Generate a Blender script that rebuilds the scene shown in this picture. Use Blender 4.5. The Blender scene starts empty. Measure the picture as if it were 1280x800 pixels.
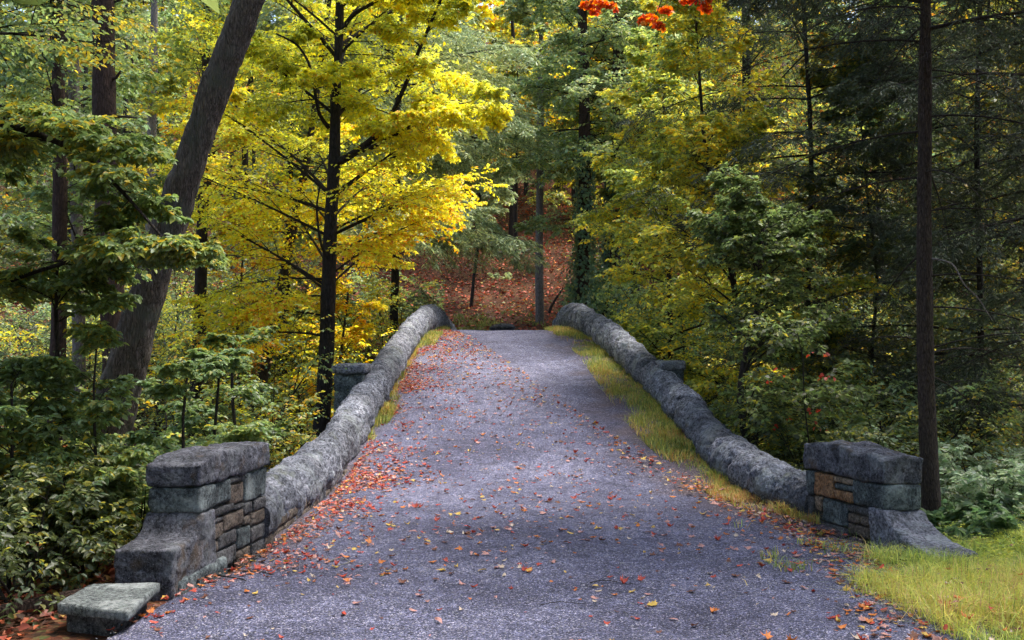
import bpy, math, random
import numpy as np
C = bpy.context.scene.collection
sc = bpy.context.scene
R = math.radians

# ------------------------------------------------------------------ camera model
EYE = 1.9
FPX = 1250.0
TH = math.atan(30.0/FPX)
CS, SN = math.cos(TH), math.sin(TH)
def P(x, y, d):
    a, b = x-640.0, 400.0-y
    Y = FPX*CS - b*SN
    Z = FPX*SN + b*CS
    k = d/Y
    return np.array((a*k, d, EYE+Z*k))
def proj(p):
    q = p-np.array((0, 0, EYE))
    f = q[..., 1]*CS+q[..., 2]*SN
    u = -q[..., 1]*SN+q[..., 2]*CS
    f = np.where(np.abs(f) < .05, .05, f)
    return 640+FPX*q[..., 0]/f, 400-FPX*u/f, f

# ------------------------------------------------------------------ noise
def _hash(ix, iy, iz, s):
    h = (ix.astype(np.int64)*374761393 + iy.astype(np.int64)*668265263 + iz.astype(np.int64)*2147483647 + s*974711) & 0xffffffff
    h = ((h ^ (h >> 13))*1274126177) & 0xffffffff
    h = ((h ^ (h >> 16))*461845907) & 0xffffffff
    return ((h ^ (h >> 15)) & 0xffff)/65535.0
def vnoise(p, s=0):
    p = np.asarray(p, float)
    i = np.floor(p); f = p-i; f = f*f*(3-2*f)
    ix, iy, iz = i[..., 0], i[..., 1], i[..., 2]
    r = 0
    for a in (0, 1):
        for b in (0, 1):
            for c in (0, 1):
                w = (f[..., 0] if a else 1-f[..., 0])*(f[..., 1] if b else 1-f[..., 1])*(f[..., 2] if c else 1-f[..., 2])
                r = r+w*_hash(ix+a, iy+b, iz+c, s)
    return r*2-1
def fbm(p, o=4, s=0):
    p = np.asarray(p, float)
    r, a, t = 0, 1., 0
    for k in range(o):
        r = r+a*vnoise(p*(2.03**k)+k*17.3, s+k); t += a; a *= .52
    return r/t
def nrm(v):
    return v/np.maximum(np.linalg.norm(v, axis=-1, keepdims=True), 1e-9)
def pchip(x, xs, ys):
    xs = np.asarray(xs, float); ys = np.asarray(ys, float)
    h = np.diff(xs); dl = np.diff(ys)/h
    m = np.zeros(len(xs)); m[0] = dl[0]; m[-1] = dl[-1]
    for i in range(1, len(xs)-1):
        if dl[i-1]*dl[i] > 0:
            w1, w2 = 2*h[i]+h[i-1], h[i]+2*h[i-1]
            m[i] = (w1+w2)/(w1/dl[i-1]+w2/dl[i])
    x = np.clip(np.asarray(x, float), xs[0], xs[-1])
    k = np.clip(np.searchsorted(xs, x)-1, 0, len(xs)-2)
    t = (x-xs[k])/h[k]
    return (2*t**3-3*t**2+1)*ys[k]+(t**3-2*t**2+t)*h[k]*m[k]+(-2*t**3+3*t**2)*ys[k+1]+(t**3-t**2)*h[k]*m[k+1]

# ------------------------------------------------------------------ mesh buffer
class Buf:
    def __init__(s):
        s.v, s.f, s.n, s.c, s.m = [], [], 0, [], []
    def add(s, v, f, mat=0, col=None):
        v = np.asarray(v, float).reshape(-1, 3); f = np.asarray(f, int)
        s.v.append(v); s.f.append((f+s.n, mat)); s.n += len(v)
        if col is None: col = (.5, .5, .5)
        col = np.asarray(col, float)
        s.c.append(np.broadcast_to(col, (len(v), 3)) if col.ndim == 1 else col)
    def mesh(s, name, mats, smooth=True, origin=(0, 0, 0), color=False):
        me = bpy.data.meshes.new(name)
        if s.v:
            v = np.concatenate(s.v)-np.asarray(origin, float)
            loops = np.concatenate([f.reshape(-1) for f, _ in s.f])
            tot = np.concatenate([np.full(len(f), f.shape[1]) for f, _ in s.f])
            mi = np.concatenate([np.full(len(f), m) for f, m in s.f])
            start = np.concatenate(([0], np.cumsum(tot)[:-1]))
            me.vertices.add(len(v)); me.vertices.foreach_set('co', v.astype(np.float32).ravel())
            me.loops.add(len(loops)); me.loops.foreach_set('vertex_index', loops.astype(np.int32))
            me.polygons.add(len(tot)); me.polygons.foreach_set('loop_start', start.astype(np.int32))
            me.polygons.foreach_set('material_index', mi.astype(np.int32))
            me.polygons.foreach_set('use_smooth', np.full(len(tot), smooth))
            if color:
                at = me.color_attributes.new('tint', 'FLOAT_COLOR', 'POINT')
                c = np.concatenate(s.c); c4 = np.ones((len(c), 4), np.float32); c4[:, :3] = c
                at.data.foreach_set('color', c4.ravel())
            me.update(calc_edges=True); me.validate()
        for m in mats: me.materials.append(m)
        return me

def link(name, me, parent=None):
    o = bpy.data.objects.new(name, me); C.objects.link(o)
    if parent is not None: o.parent = parent
    return o
def oloc(o):
    return np.array(o.location) if o is not None else np.zeros(3)
def obj(name, buf, mats, parent=None, smooth=True, color=False):
    root = parent
    org = np.zeros(3)
    while root is not None:
        org = org+np.array(root.location); root = root.parent
    if not isinstance(mats, (list, tuple)): mats = [mats]
    return link(name, buf.mesh(name, mats, smooth, org, color), parent)
def tag(o, label=None, cat=None, group=None, kind=None):
    if label: o['label'] = label
    if cat: o['category'] = cat
    if group: o['group'] = group
    if kind: o['kind'] = kind
    return o
def thing(name, label, cat, loc, group=None):
    o = bpy.data.objects.new(name, None); C.objects.link(o)
    o.location = tuple(float(a) for a in loc); o.empty_display_size = .2
    return tag(o, label, cat, group)

# ------------------------------------------------------------------ materials
def newmat(name):
    m = bpy.data.materials.new(name); m.use_nodes = True
    nt = m.node_tree; nt.nodes.clear()
    out = nt.nodes.new('ShaderNodeOutputMaterial')
    return m, nt, out
def N(nt, t, **kw):
    n = nt.nodes.new(t)
    for k, v in kw.items():
        if k.startswith('i_'): n.inputs[k[2:]].default_value = v
        else: setattr(n, k, v)
    return n
def ramp(nt, stops, interp='LINEAR'):
    r = nt.nodes.new('ShaderNodeValToRGB'); e = r.color_ramp.elements; r.color_ramp.interpolation = interp
    while len(e) > 1: e.remove(e[-1])
    for i, (p, c) in enumerate(stops):
        x = e[0] if i == 0 else e.new(p)
        x.position = p; x.color = (*c, 1) if len(c) == 3 else c
    return r
def noise(nt, co, scale, detail=5, rough=.6, dim='3D', dist=0.):
    n = N(nt, 'ShaderNodeTexNoise'); n.inputs['Scale'].default_value = scale
    n.inputs['Detail'].default_value = detail; n.inputs['Roughness'].default_value = rough; n.inputs['Distortion'].default_value = dist
    nt.links.new(co, n.inputs['Vector']); return n
def mixc(nt, fac, a, b, mode='MIX'):
    m = nt.nodes.new('ShaderNodeMix'); m.data_type = 'RGBA'; m.blend_type = mode
    for s, v in ((m.inputs[0], fac), (m.inputs[6], a), (m.inputs[7], b)):
        if hasattr(v, 'is_linked') or hasattr(v, 'node'): nt.links.new(v, s)
        elif isinstance(v, (int, float)): s.default_value = v
        else: s.default_value = (*v, 1)
    return m.outputs[2]

def leaf_material(name, trans=.56, gloss=.03, rough=.5):
    m, nt, out = newmat(name)
    a = N(nt, 'ShaderNodeAttribute', attribute_name='tint')
    d = N(nt, 'ShaderNodeBsdfDiffuse'); t = N(nt, 'ShaderNodeBsdfTranslucent')
    nt.links.new(a.outputs['Color'], d.inputs['Color'])
    h = N(nt, 'ShaderNodeHueSaturation'); h.inputs['Saturation'].default_value = 1.02; h.inputs['Value'].default_value = 1.18
    nt.links.new(a.outputs['Color'], h.inputs['Color']); nt.links.new(h.outputs[0], t.inputs['Color'])
    mx = N(nt, 'ShaderNodeMixShader'); mx.inputs[0].default_value = trans
    nt.links.new(d.outputs[0], mx.inputs[1]); nt.links.new(t.outputs[0], mx.inputs[2])
    g = N(nt, 'ShaderNodeBsdfGlossy'); g.inputs['Roughness'].default_value = rough; g.inputs['Color'].default_value = (1, 1, 1, 1)
    m2 = N(nt, 'ShaderNodeMixShader'); m2.inputs[0].default_value = gloss
    nt.links.new(mx.outputs[0], m2.inputs[1]); nt.links.new(g.outputs[0], m2.inputs[2])
    nt.links.new(m2.outputs[0], out.inputs['Surface'])
    return m
M_LEAF = leaf_material('leaf')
M_NEEDLE = leaf_material('needle', .25, .03)
M_LITTER = leaf_material('dry_leaf', .15, .03, .6)
M_GRASS = leaf_material('grass_blade', .35, .03)

def bark_material(name, dark, light, scale=1., moss=None, vertical=7.):
    m, nt, out = newmat(name)
    tc = N(nt, 'ShaderNodeTexCoord'); mp = N(nt, 'ShaderNodeMapping'); mp.inputs['Scale'].default_value = (vertical*scale, vertical*scale, 1.6*scale)
    nt.links.new(tc.outputs['Object'], mp.inputs['Vector'])
    n1 = noise(nt, mp.outputs[0], 4.0, 8, .68, dist=.4)
    n2 = noise(nt, tc.outputs['Object'], 1.7*scale, 4)
    v = N(nt, 'ShaderNodeTexVoronoi', feature='DISTANCE_TO_EDGE'); v.inputs['Scale'].default_value = 2.6
    nt.links.new(mp.outputs[0], v.inputs['Vector'])
    r = ramp(nt, [(.32, dark), (.68, light)])
    nt.links.new(n1.outputs[0], r.inputs[0])
    r2 = ramp(nt, [(0, (.45, .45, .45)), (.22, (1, 1, 1))]); nt.links.new(v.outputs[0], r2.inputs[0])
    col = mixc(nt, .75, r.outputs[0], r2.outputs[0], 'MULTIPLY')
    if moss:
        r3 = ramp(nt, [(.5, (0, 0, 0)), (.66, (1, 1, 1))]); nt.links.new(n2.outputs[0], r3.inputs[0])
        col = mixc(nt, r3.outputs[0], col, moss)
    b = N(nt, 'ShaderNodeBsdfPrincipled'); b.inputs['Roughness'].default_value = .9; b.inputs['Specular IOR Level'].default_value = .2
    nt.links.new(col, b.inputs['Base Color'])
    ad = N(nt, 'ShaderNodeMath', operation='MULTIPLY_ADD'); ad.inputs[1].default_value = .6
    nt.links.new(r2.outputs[0], ad.inputs[0]); nt.links.new(n1.outputs[0], ad.inputs[2])
    bp = N(nt, 'ShaderNodeBump'); bp.inputs['Strength'].default_value = .9; bp.inputs['Distance'].default_value = .03
    nt.links.new(ad.outputs[0], bp.inputs['Height']); nt.links.new(bp.outputs[0], b.inputs['Normal'])
    nt.links.new(b.outputs[0], out.inputs['Surface'])
    return m
M_BARK_GREY = bark_material('grey_bark', (.03, .024, .02), (.20, .165, .142), 1.4, (.085, .085, .07), 9.)
M_BARK_DARK = bark_material('dark_bark', (.012, .010, .009), (.055, .045, .04), 1.4)
M_BARK_RED = bark_material('red_brown_bark', (.02, .013, .011), (.09, .055, .044), 1.5)
M_BARK_PALE = bark_material('pale_bark', (.10, .085, .08), (.28, .24, .225), 1.6)
M_BARK_HEM = bark_material('hemlock_bark', (.018, .013, .011), (.10, .073, .06), 2.4)
M_TWIG = bark_material('twig_bark', (.02, .016, .013), (.06, .05, .042), 3.)
M_TWIG_PALE = bark_material('dead_twig', (.25, .24, .22), (.42, .40, .38), 3.)

def stone_material(name, dark, mid, light, lichen=(.30, .33, .30), lich=.35, rust=None, scale=1., bump=.9, moss=None, toned=False):
    m, nt, out = newmat(name)
    tc = N(nt, 'ShaderNodeTexCoord'); co = tc.outputs['Object']
    n1 = noise(nt, co, 5*scale, 10, .7, dist=.3)
    n2 = noise(nt, co, 28*scale, 8, .75)
    n3 = noise(nt, co, 2.3*scale, 6, .65)
    n4 = noise(nt, co, 90*scale, 4, .7)
    r = ramp(nt, [(.34, dark), (.5, mid), (.66, light)]); nt.links.new(n1.outputs[0], r.inputs[0])
    rs = ramp(nt, [(.42, (.10, .10, .12)), (.48, (.70, .70, .72)), (.54, (1.05,)*3), (.62, (1.6,)*3)]); nt.links.new(n2.outputs[0], rs.inputs[0])
    col = mixc(nt, .85, r.outputs[0], rs.outputs[0], 'MULTIPLY')
    nr_ = noise(nt, co, 7*scale, 6, .6, dist=.6); nr_.noise_type = 'RIDGED_MULTIFRACTAL'
    rr_ = ramp(nt, [(.30, (1.12,)*3), (.62, (.85,)*3), (.95, (.22, .22, .24))]); nt.links.new(nr_.outputs[0], rr_.inputs[0])
    col = mixc(nt, .8, col, rr_.outputs[0], 'MULTIPLY')
    rl = ramp(nt, [(.52, (0, 0, 0)), (.64, (lich*2,)*3)]); nt.links.new(n3.outputs[0], rl.inputs[0])
    mm = N(nt, 'ShaderNodeMath', operation='MULTIPLY', use_clamp=True); nt.links.new(rl.outputs[0], mm.inputs[0]); nt.links.new(n2.outputs[0], mm.inputs[1])
    col = mixc(nt, mm.outputs[0], col, lichen)
    if rust:
        n5 = noise(nt, co, 3.4*scale, 5, .6); mpv = ramp(nt, [(.56, (0, 0, 0)), (.68, (.8,)*3)]); nt.links.new(n5.outputs[0], mpv.inputs[0])
        col = mixc(nt, mpv.outputs[0], col, rust)
    if moss:
        n6 = noise(nt, co, 1.1*scale, 6, .7); mpm = ramp(nt, [(.60, (0, 0, 0)), (.68, (.75,)*3)]); nt.links.new(n6.outputs[0], mpm.inputs[0])
        geo = N(nt, 'ShaderNodeNewGeometry'); sx = N(nt, 'ShaderNodeSeparateXYZ'); nt.links.new(geo.outputs['Normal'], sx.inputs[0])
        mu = N(nt, 'ShaderNodeMath', operation='MULTIPLY', use_clamp=True); nt.links.new(mpm.outputs[0], mu.inputs[0]); nt.links.new(sx.outputs[2], mu.inputs[1])
        col = mixc(nt, mu.outputs[0], col, moss)
    if toned:
        ta = N(nt, 'ShaderNodeAttribute', attribute_name='tint'); col = mixc(nt, 1., col, ta.outputs['Color'], 'MULTIPLY')
        n7 = noise(nt, co, .8, 6, .7); rs7 = ramp(nt, [(.36, (.5, .5, .5)), (.55, (1.1,)*3)]); nt.links.new(n7.outputs[0], rs7.inputs[0]); col = mixc(nt, .8, col, rs7.outputs[0], 'MULTIPLY')
    rp = ramp(nt, [(.60, (0, 0, 0)), (.70, (1, 1, 1))]); nt.links.new(n4.outputs[0], rp.inputs[0])
    col = mixc(nt, rp.outputs[0], col, (.42, .41, .44))
    b = N(nt, 'ShaderNodeBsdfPrincipled'); b.inputs['Roughness'].default_value = .88; b.inputs['Specular IOR Level'].default_value = .3
    nt.links.new(col, b.inputs['Base Color'])
    ad0 = N(nt, 'ShaderNodeMath', operation='MULTIPLY_ADD'); ad0.inputs[1].default_value = -.22
    nt.links.new(nr_.outputs[0], ad0.inputs[0]); nt.links.new(n1.outputs[0], ad0.inputs[2])
    ad = N(nt, 'ShaderNodeMath', operation='MULTIPLY_ADD'); ad.inputs[1].default_value = .8
    nt.links.new(n2.outputs[0], ad.inputs[0]); nt.links.new(ad0.outputs[0], ad.inputs[2])
    bp = N(nt, 'ShaderNodeBump'); bp.inputs['Strength'].default_value = bump; bp.inputs['Distance'].default_value = .05
    nt.links.new(ad.outputs[0], bp.inputs['Height']); nt.links.new(bp.outputs[0], b.inputs['Normal'])
    nt.links.new(b.outputs[0], out.inputs['Surface'])
    return m
M_WALL = stone_material('parapet_stone', (.085, .09, .105), (.18, .19, .22), (.31, .32, .36), (.34, .37, .38), .35, None, 1., 1., (.09, .10, .03))
M_COPING = stone_material('coping_stone', (.07, .075, .092), (.175, .185, .225), (.34, .345, .40), (.36, .40, .40), .45, None, 1., 1.2, (.09, .10, .03), True)
M_CAP = stone_material('cap_stone', (.032, .034, .044), (.085, .087, .108), (.19, .19, .225), (.27, .29, .30), .35, (.10, .068, .045), 1.1)
M_GREEN = stone_material('green_grey_stone', (.028, .037, .042), (.075, .093, .10), (.17, .20, .205), (.32, .36, .36), .5, None, 1.2)
M_FOOT = stone_material('foot_stone', (.09, .095, .11), (.19, .19, .23), (.33, .32, .37), (.34, .38, .40), .5, None, 1.3)
M_DARKSTONE = stone_material('dark_stone', (.03, .03, .033), (.075, .073, .078), (.14, .135, .14), (.2, .21, .2), .25, None, 1.4)
M_BROWN = stone_material('brown_stone', (.06, .045, .035), (.13, .10, .08), (.20, .16, .13), (.22, .21, .19), .2, None, 1.5)
M_ORANGE = stone_material('orange_stone', (.14, .065, .03), (.27, .135, .06), (.36, .21, .11), (.3, .25, .2), .2, None, 1.5)
M_TAN = stone_material('tan_stone', (.12, .085, .055), (.22, .16, .11), (.31, .24, .17), (.3, .27, .22), .2, None, 1.5)
M_MORTAR = stone_material('mortar', (.025, .023, .022), (.05, .047, .045), (.08, .075, .07), (.1, .1, .1), .1, None, 3.)
M_SLATE = stone_material('slate_slab', (.06, .07, .07), (.10, .113, .113), (.15, .165, .165), (.36, .38, .38), .4, None, 1.3, .45)

def gravel_material():
    m, nt, out = newmat('gravel')
    tc = N(nt, 'ShaderNodeTexCoord'); co = tc.outputs['Object']
    v = N(nt, 'ShaderNodeTexVoronoi'); v.inputs['Scale'].default_value = 120; v.inputs['Randomness'].default_value = 1
    nt.links.new(co, v.inputs['Vector'])
    v2 = N(nt, 'ShaderNodeTexVoronoi'); v2.inputs['Scale'].default_value = 48; nt.links.new(co, v2.inputs['Vector'])
    n1 = noise(nt, co, .55, 6, .6); n2 = noise(nt, co, 7, 6, .7); n3 = noise(nt, co, 45, 4, .7)
    bw = N(nt, 'ShaderNodeSeparateColor'); nt.links.new(v.outputs['Color'], bw.inputs[0])
    r = ramp(nt, [(0, (.010, .011, .018)), (.24, (.044, .047, .078)), (.70, (.122, .126, .212)), (.92, (.25, .25, .37)), (1, (.62, .58, .63))])
    nt.links.new(bw.outputs[0], r.inputs[0])
    bw2 = N(nt, 'ShaderNodeSeparateColor'); nt.links.new(v2.outputs['Color'], bw2.inputs[0])
    rb = ramp(nt, [(0, (.45,)*3), (.25, (.85,)*3), (.9, (1.12,)*3), (1, (1.7,)*3)]); nt.links.new(bw2.outputs[0], rb.inputs[0])
    col = mixc(nt, .7, r.outputs[0], rb.outputs[0], 'MULTIPLY')
    rm = ramp(nt, [(.36, (.62, .61, .66)), (.5, (.92, .92, .95)), (.64, (1.30, 1.28, 1.25))]); nt.links.new(n1.outputs[0], rm.inputs[0])
    col = mixc(nt, 1., col, rm.outputs[0], 'MULTIPLY')
    n8 = noise(nt, co, 1.9, 7, .72, dist=.8); r8 = ramp(nt, [(.38, (.72, .71, .73)), (.52, (1., 1., 1.)), (.66, (1.10, 1.09, 1.09))]); nt.links.new(n8.outputs[0], r8.inputs[0]); col = mixc(nt, .9, col, r8.outputs[0], 'MULTIPLY')
    rn = ramp(nt, [(.35, (.60,)*3), (.6, (1.15,)*3)]); nt.links.new(n2.outputs[0], rn.inputs[0])
    col = mixc(nt, .8, col, rn.outputs[0], 'MULTIPLY')
    at = N(nt, 'ShaderNodeAttribute', attribute_name='tint')
    sf = N(nt, 'ShaderNodeSeparateColor'); nt.links.new(at.outputs['Color'], sf.inputs[0])
    sm = N(nt, 'ShaderNodeMath', operation='MULTIPLY'); sm.inputs[1].default_value = .8; nt.links.new(sf.outputs[0], sm.inputs[0])
    so_ = ramp(nt, [(0, (.025, .018, .018)), (.5, (.07, .05, .052)), (.85, (.14, .10, .10)), (1, (.3, .2, .18))]); nt.links.new(bw.outputs[0], so_.inputs[0])
    col = mixc(nt, sm.outputs[0], col, so_.outputs[0])
    b = N(nt, 'ShaderNodeBsdfPrincipled'); b.inputs['Roughness'].default_value = .85; b.inputs['Specular IOR Level'].default_value = .25
    nt.links.new(col, b.inputs['Base Color'])
    ad = N(nt, 'ShaderNodeMath', operation='MULTIPLY_ADD'); ad.inputs[1].default_value = -.9
    nt.links.new(v.outputs['Distance'], ad.inputs[0]); nt.links.new(n3.outputs[0], ad.inputs[2])
    a2 = N(nt, 'ShaderNodeMath', operation='MULTIPLY_ADD'); a2.inputs[1].default_value = 1.2
    nt.links.new(n2.outputs[0], a2.inputs[0]); nt.links.new(ad.outputs[0], a2.inputs[2])
    bp = N(nt, 'ShaderNodeBump'); bp.inputs['Strength'].default_value = .8; bp.inputs['Distance'].default_value = .012
    nt.links.new(a2.outputs[0], bp.inputs['Height']); nt.links.new(bp.outputs[0], b.inputs['Normal'])
    nt.links.new(b.outputs[0], out.inputs['Surface'])
    return m
M_GRAVEL = gravel_material()
def ground_material():
    m, nt, out = newmat('forest_floor')
    tc = N(nt, 'ShaderNodeTexCoord'); co = tc.outputs['Object']
    v = N(nt, 'ShaderNodeTexVoronoi'); v.inputs['Scale'].default_value = 20; nt.links.new(co, v.inputs['Vector'])
    bw = N(nt, 'ShaderNodeSeparateColor'); nt.links.new(v.outputs['Color'], bw.inputs[0])
    r = ramp(nt, [(0, (.03, .02, .014)), (.35, (.075, .038, .022)), (.6, (.10, .036, .022)), (.8, (.15, .05, .025)), (.95, (.14, .085, .04)), (1, (.07, .09, .03))])
    nt.links.new(bw.outputs[0], r.inputs[0])
    n1 = noise(nt, co, .5, 5, .6); rn = ramp(nt, [(.35, (.35,)*3), (.65, (.95,)*3)]); nt.links.new(n1.outputs[0], rn.inputs[0])
    col = mixc(nt, 1., r.outputs[0], rn.outputs[0], 'MULTIPLY')
    b = N(nt, 'ShaderNodeBsdfPrincipled'); b.inputs['Roughness'].default_value = .95; b.inputs['Specular IOR Level'].default_value = .1
    nt.links.new(col, b.inputs['Base Color'])
    bp = N(nt, 'ShaderNodeBump'); bp.inputs['Strength'].default_value = .8; bp.inputs['Distance'].default_value = .04
    nt.links.new(v.outputs['Distance'], bp.inputs['Height']); nt.links.new(bp.outputs[0], b.inputs['Normal'])
    nt.links.new(b.outputs[0], out.inputs['Surface'])
    return m
M_GROUND = ground_material()

# ------------------------------------------------------------------ levels of the place
PY = [-20, 6, 10, 12.2, 13.5, 15.5, 17.5, 20, 22.5, 24.5, 26.5, 28, 29.3, 31, 33, 36, 45]
PZ = [0, 0, 0, .0, .06, .33, .68, 1.12, 1.56, 1.90, 2.16, 2.28, 2.32, 2.28, 2.15, 1.95, 1.6]
LY = [6, 9.6, 13.5, 17.5, 22.5, 26.5, 29, 33, 38]
LX = [-2.5, -2.36, -2.32, -2.31, -2.30, -2.22, -2.14, -2.05, -2.0]
RY = [6, 10.8, 13.5, 17.5, 22.5, 26.5, 29, 33, 38]
RX = [4.5, 3.2, 2.85, 2.68, 2.28, 1.84, 1.58, 1.42, 1.4]
_yy = np.linspace(-20, 45, 2601)
_pz = pchip(_yy, PY, PZ)
_k = np.exp(-np.linspace(-2, 2, 41)**2); _k /= _k.sum()
_pz = np.convolve(np.pad(_pz, 20, mode='edge'), _k, 'valid')
def pz(Y): return np.interp(Y, _yy, _pz)
def lx(Y): return pchip(Y, LY, LX)
def rx(Y): return pchip(Y, RY, RX)
def sst(a, b, x):
    t = np.clip((x-a)/(b-a), 0, 1); return t*t*(3-2*t)
def path_z(X, Y):
    X = np.asarray(X, float); Y = np.asarray(Y, float)
    p = np.stack([X*.8, Y*.8, X*0], -1)
    rut = -.012*np.exp(-((X-.95)/.35)**2)-.012*np.exp(-((X+.75)/.35)**2)
    return pz(Y)+.018*vnoise(p, 5)+rut+.006*vnoise(p*5, 6)
def ground_z(X, Y):
    X = np.asarray(X, float); Y = np.asarray(Y, float)
    p = np.stack([X, Y, X*0], -1)
    prof = pchip(Y, [-60, 8, 11, 15, 19, 23, 27, 31, 36, 40, 56, 75, 110, 200], [0, 0, -.35, -1.7, -2.8, -2.9, -1.3, .5, 2.0, 2.8, 7.8, 16, 37, 60])
    z = prof-.06
    left = sst(3.0, 9., -X-.02*(Y))*(1-sst(22, 34, Y))
    z = z-1.7*left
    right = sst(3.8, 5.5, X)*(1-sst(14, 24, Y))
    z = z+right*(np.maximum(0, -prof)*.55+.05)
    amp = .05+.25*sst(8, 20, np.abs(X)+np.maximum(0, Y-10)*.3)
    z = z+amp*fbm(p*.35, 4, 9)
    return z

# ground sheet
def grid(xs, ys, zf):
    X, Y = np.meshgrid(xs, ys)
    v = np.stack([X, Y, zf(X, Y)], -1).reshape(-1, 3)
    nx, ny = len(xs), len(ys)
    i = (np.arange(ny-1)[:, None]*nx+np.arange(nx-1)[None]).reshape(-1)
    return v, np.stack([i, i+1, i+nx+1, i+nx], -1)
xs = np.concatenate([np.linspace(-160, -25, 28)[:-1], np.linspace(-25, 25, 161), np.linspace(25, 160, 28)[1:]])
ys = np.concatenate([np.linspace(-60, -4, 16)[:-1], np.linspace(-4, 60, 200), np.linspace(60, 220, 40)[1:]])
b = Buf(); b.add(*grid(xs, ys, ground_z)); tag(obj('ground', b, M_GROUND), kind='structure')

# gravel path between the parapets, spreading into an apron before the piers
def path_edges(Y):
    l = np.where(Y < 9, np.interp(Y, [-20, 5.5, 6.4, 7.4, 9.], [-4., -3.2, -2.8, -2.72, -2.45]), lx(Y)-.05)
    r = np.where(Y < 10.5, np.interp(Y, [-20, 5.5, 6.8, 8.3, 9.4, 10.5], [4.4, 3.1, 3.35, 3.65, 3.55, 3.3]), rx(Y)+.05)
    return l, r
py = np.concatenate([np.linspace(-20, 4, 30)[:-1], np.linspace(4, 14, 170)[:-1], np.linspace(14, 37, 160)])
t = np.linspace(0, 1, 90)
l, r = path_edges(py)
X = l[:, None]*(1-t)+r[:, None]*t; Y = np.broadcast_to(py[:, None], X.shape)
Z = path_z(X, Y)
edge = np.minimum(t, 1-t)[None]
Z = Z-np.where(edge < .03, .14*(1-edge/.03), 0)*(Y < 9.8)
v = np.stack([X, Y, Z], -1).reshape(-1, 3); nx = len(t)
i = (np.arange(len(py)-1)[:, None]*nx+np.arange(nx-1)[None]).reshape(-1)
drr = (r[:, None]-X); dll = (X-l[:, None])
wsoil = pchip(py, [-20, 8, 10, 12, 14, 18, 24, 31, 37], [.1, .35, .75, 1.1, 1.3, 1.45, 1.25, .6, .5])[:, None]
soil = np.clip(1.7*(1-drr/wsoil)+.9*fbm(np.stack([X*2.2, Y*2.2, X*0], -1), 4, 31)-.15, 0, 1)
soil = np.maximum(soil, .8*np.clip(1.2*(1-dll/pchip(py, [-20, 7, 9, 12, 18, 30, 37], [.1, .3, .8, .45, .5, .6, .6])[:, None])+.9*fbm(np.stack([X*2.2, Y*2.2, X*0+4], -1), 4, 32)-.2, 0, 1))
b = Buf(); b.add(v, np.stack([i, i+1, i+nx+1, i+nx], -1), 0, np.repeat(soil.reshape(-1, 1), 3, 1)); tag(obj('gravel_path', b, M_GRAVEL, None, True, True), kind='structure')

# ------------------------------------------------------------------ stonework
def box_grid(n):
    """surface of the unit cube [-1,1]^3 as a shared-vertex grid; n = (a,b,c) cells"""
    key, vs, fs = {}, [], []
    def vid(i, j, k):
        q = (i, j, k)
        if q not in key:
            key[q] = len(vs); vs.append((2*i/n[0]-1, 2*j/n[1]-1, 2*k/n[2]-1))
        return key[q]
    a, b_, c = n
    for i in range(a):
        for j in range(b_):
            fs.append((vid(i, j, 0), vid(i, j+1, 0), vid(i+1, j+1, 0), vid(i+1, j, 0)))
            fs.append((vid(i, j, c), vid(i+1, j, c), vid(i+1, j+1, c), vid(i, j+1, c)))
    for i in range(a):
        for k in range(c):
            fs.append((vid(i, 0, k), vid(i+1, 0, k), vid(i+1, 0, k+1), vid(i, 0, k+1)))
            fs.append((vid(i, b_, k), vid(i, b_, k+1), vid(i+1, b_, k+1), vid(i+1, b_, k)))
    for j in range(b_):
        for k in range(c):
            fs.append((vid(0, j, k), vid(0, j, k+1), vid(0, j+1, k+1), vid(0, j+1, k)))
            fs.append((vid(a, j, k), vid(a, j+1, k), vid(a, j+1, k+1), vid(a, j, k+1)))
    return np.array(vs, float), np.array(fs)
def rough_block(lo, hi, cell=.035, rnd=.03, amp=.02, freq=4., seed=0, topfn=None, maxn=48):
    lo = np.array(lo, float); hi = np.array(hi, float); d = hi-lo
    n = tuple(int(np.clip(round(x/cell), 3, maxn)) for x in d)
    v, f = box_grid(n)
    h = d/2; p = v*h
    r = min(rnd, h.min()*.9)
    q = np.clip(p, -(h-r), h-r); e = p-q
    ln = np.linalg.norm(e, axis=1, keepdims=True)
    p = q+np.where(ln > 1e-9, e/np.maximum(ln, 1e-9)*np.minimum(ln, r), 0)
    c = p+(lo+hi)/2
    s = seed*7.31
    dirn = nrm(v**5+1e-6)
    dsp = fbm(c*freq+s, 4, seed)*amp+fbm(c*freq*4+s, 3, seed+5)*amp*.45
    w = np.stack([vnoise(c*1.6+s, 1), vnoise(c*1.6+s+9, 2), vnoise(c*1.6+s+19, 3)], -1)
    if topfn is not None:
        zt = topfn(c[:, 0], c[:, 1])
        c[:, 2] = lo[2]+(c[:, 2]-lo[2])/d[2]*(zt-lo[2])
    return c+dirn*dsp[:, None]+w*amp*.5, f
class Frame:
    def __init__(s, o, u):
        s.o = np.array(o, float); u = np.array(u, float); s.u = u/np.linalg.norm(u)
    def to(s, p, side):
        v = np.array((s.u[1], -s.u[0]))*side
        w = np.zeros_like(p)
        w[:, :2] = s.o+p[:, :1]*s.u+p[:, 1:2]*v
        w[:, 2] = p[:, 2]
        return w
def fblock(name, mat, parent, fr, side, lo, hi, label=None, **kw):
    p, f = rough_block(lo, hi, **kw)
    w = fr.to(p, side)
    if side < 0: f = f[:, ::-1]
    b = Buf(); b.add(w, f[:, ::-1]); o = obj(name, b, mat, parent)
    if label: o['label'] = label
    return o
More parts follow.
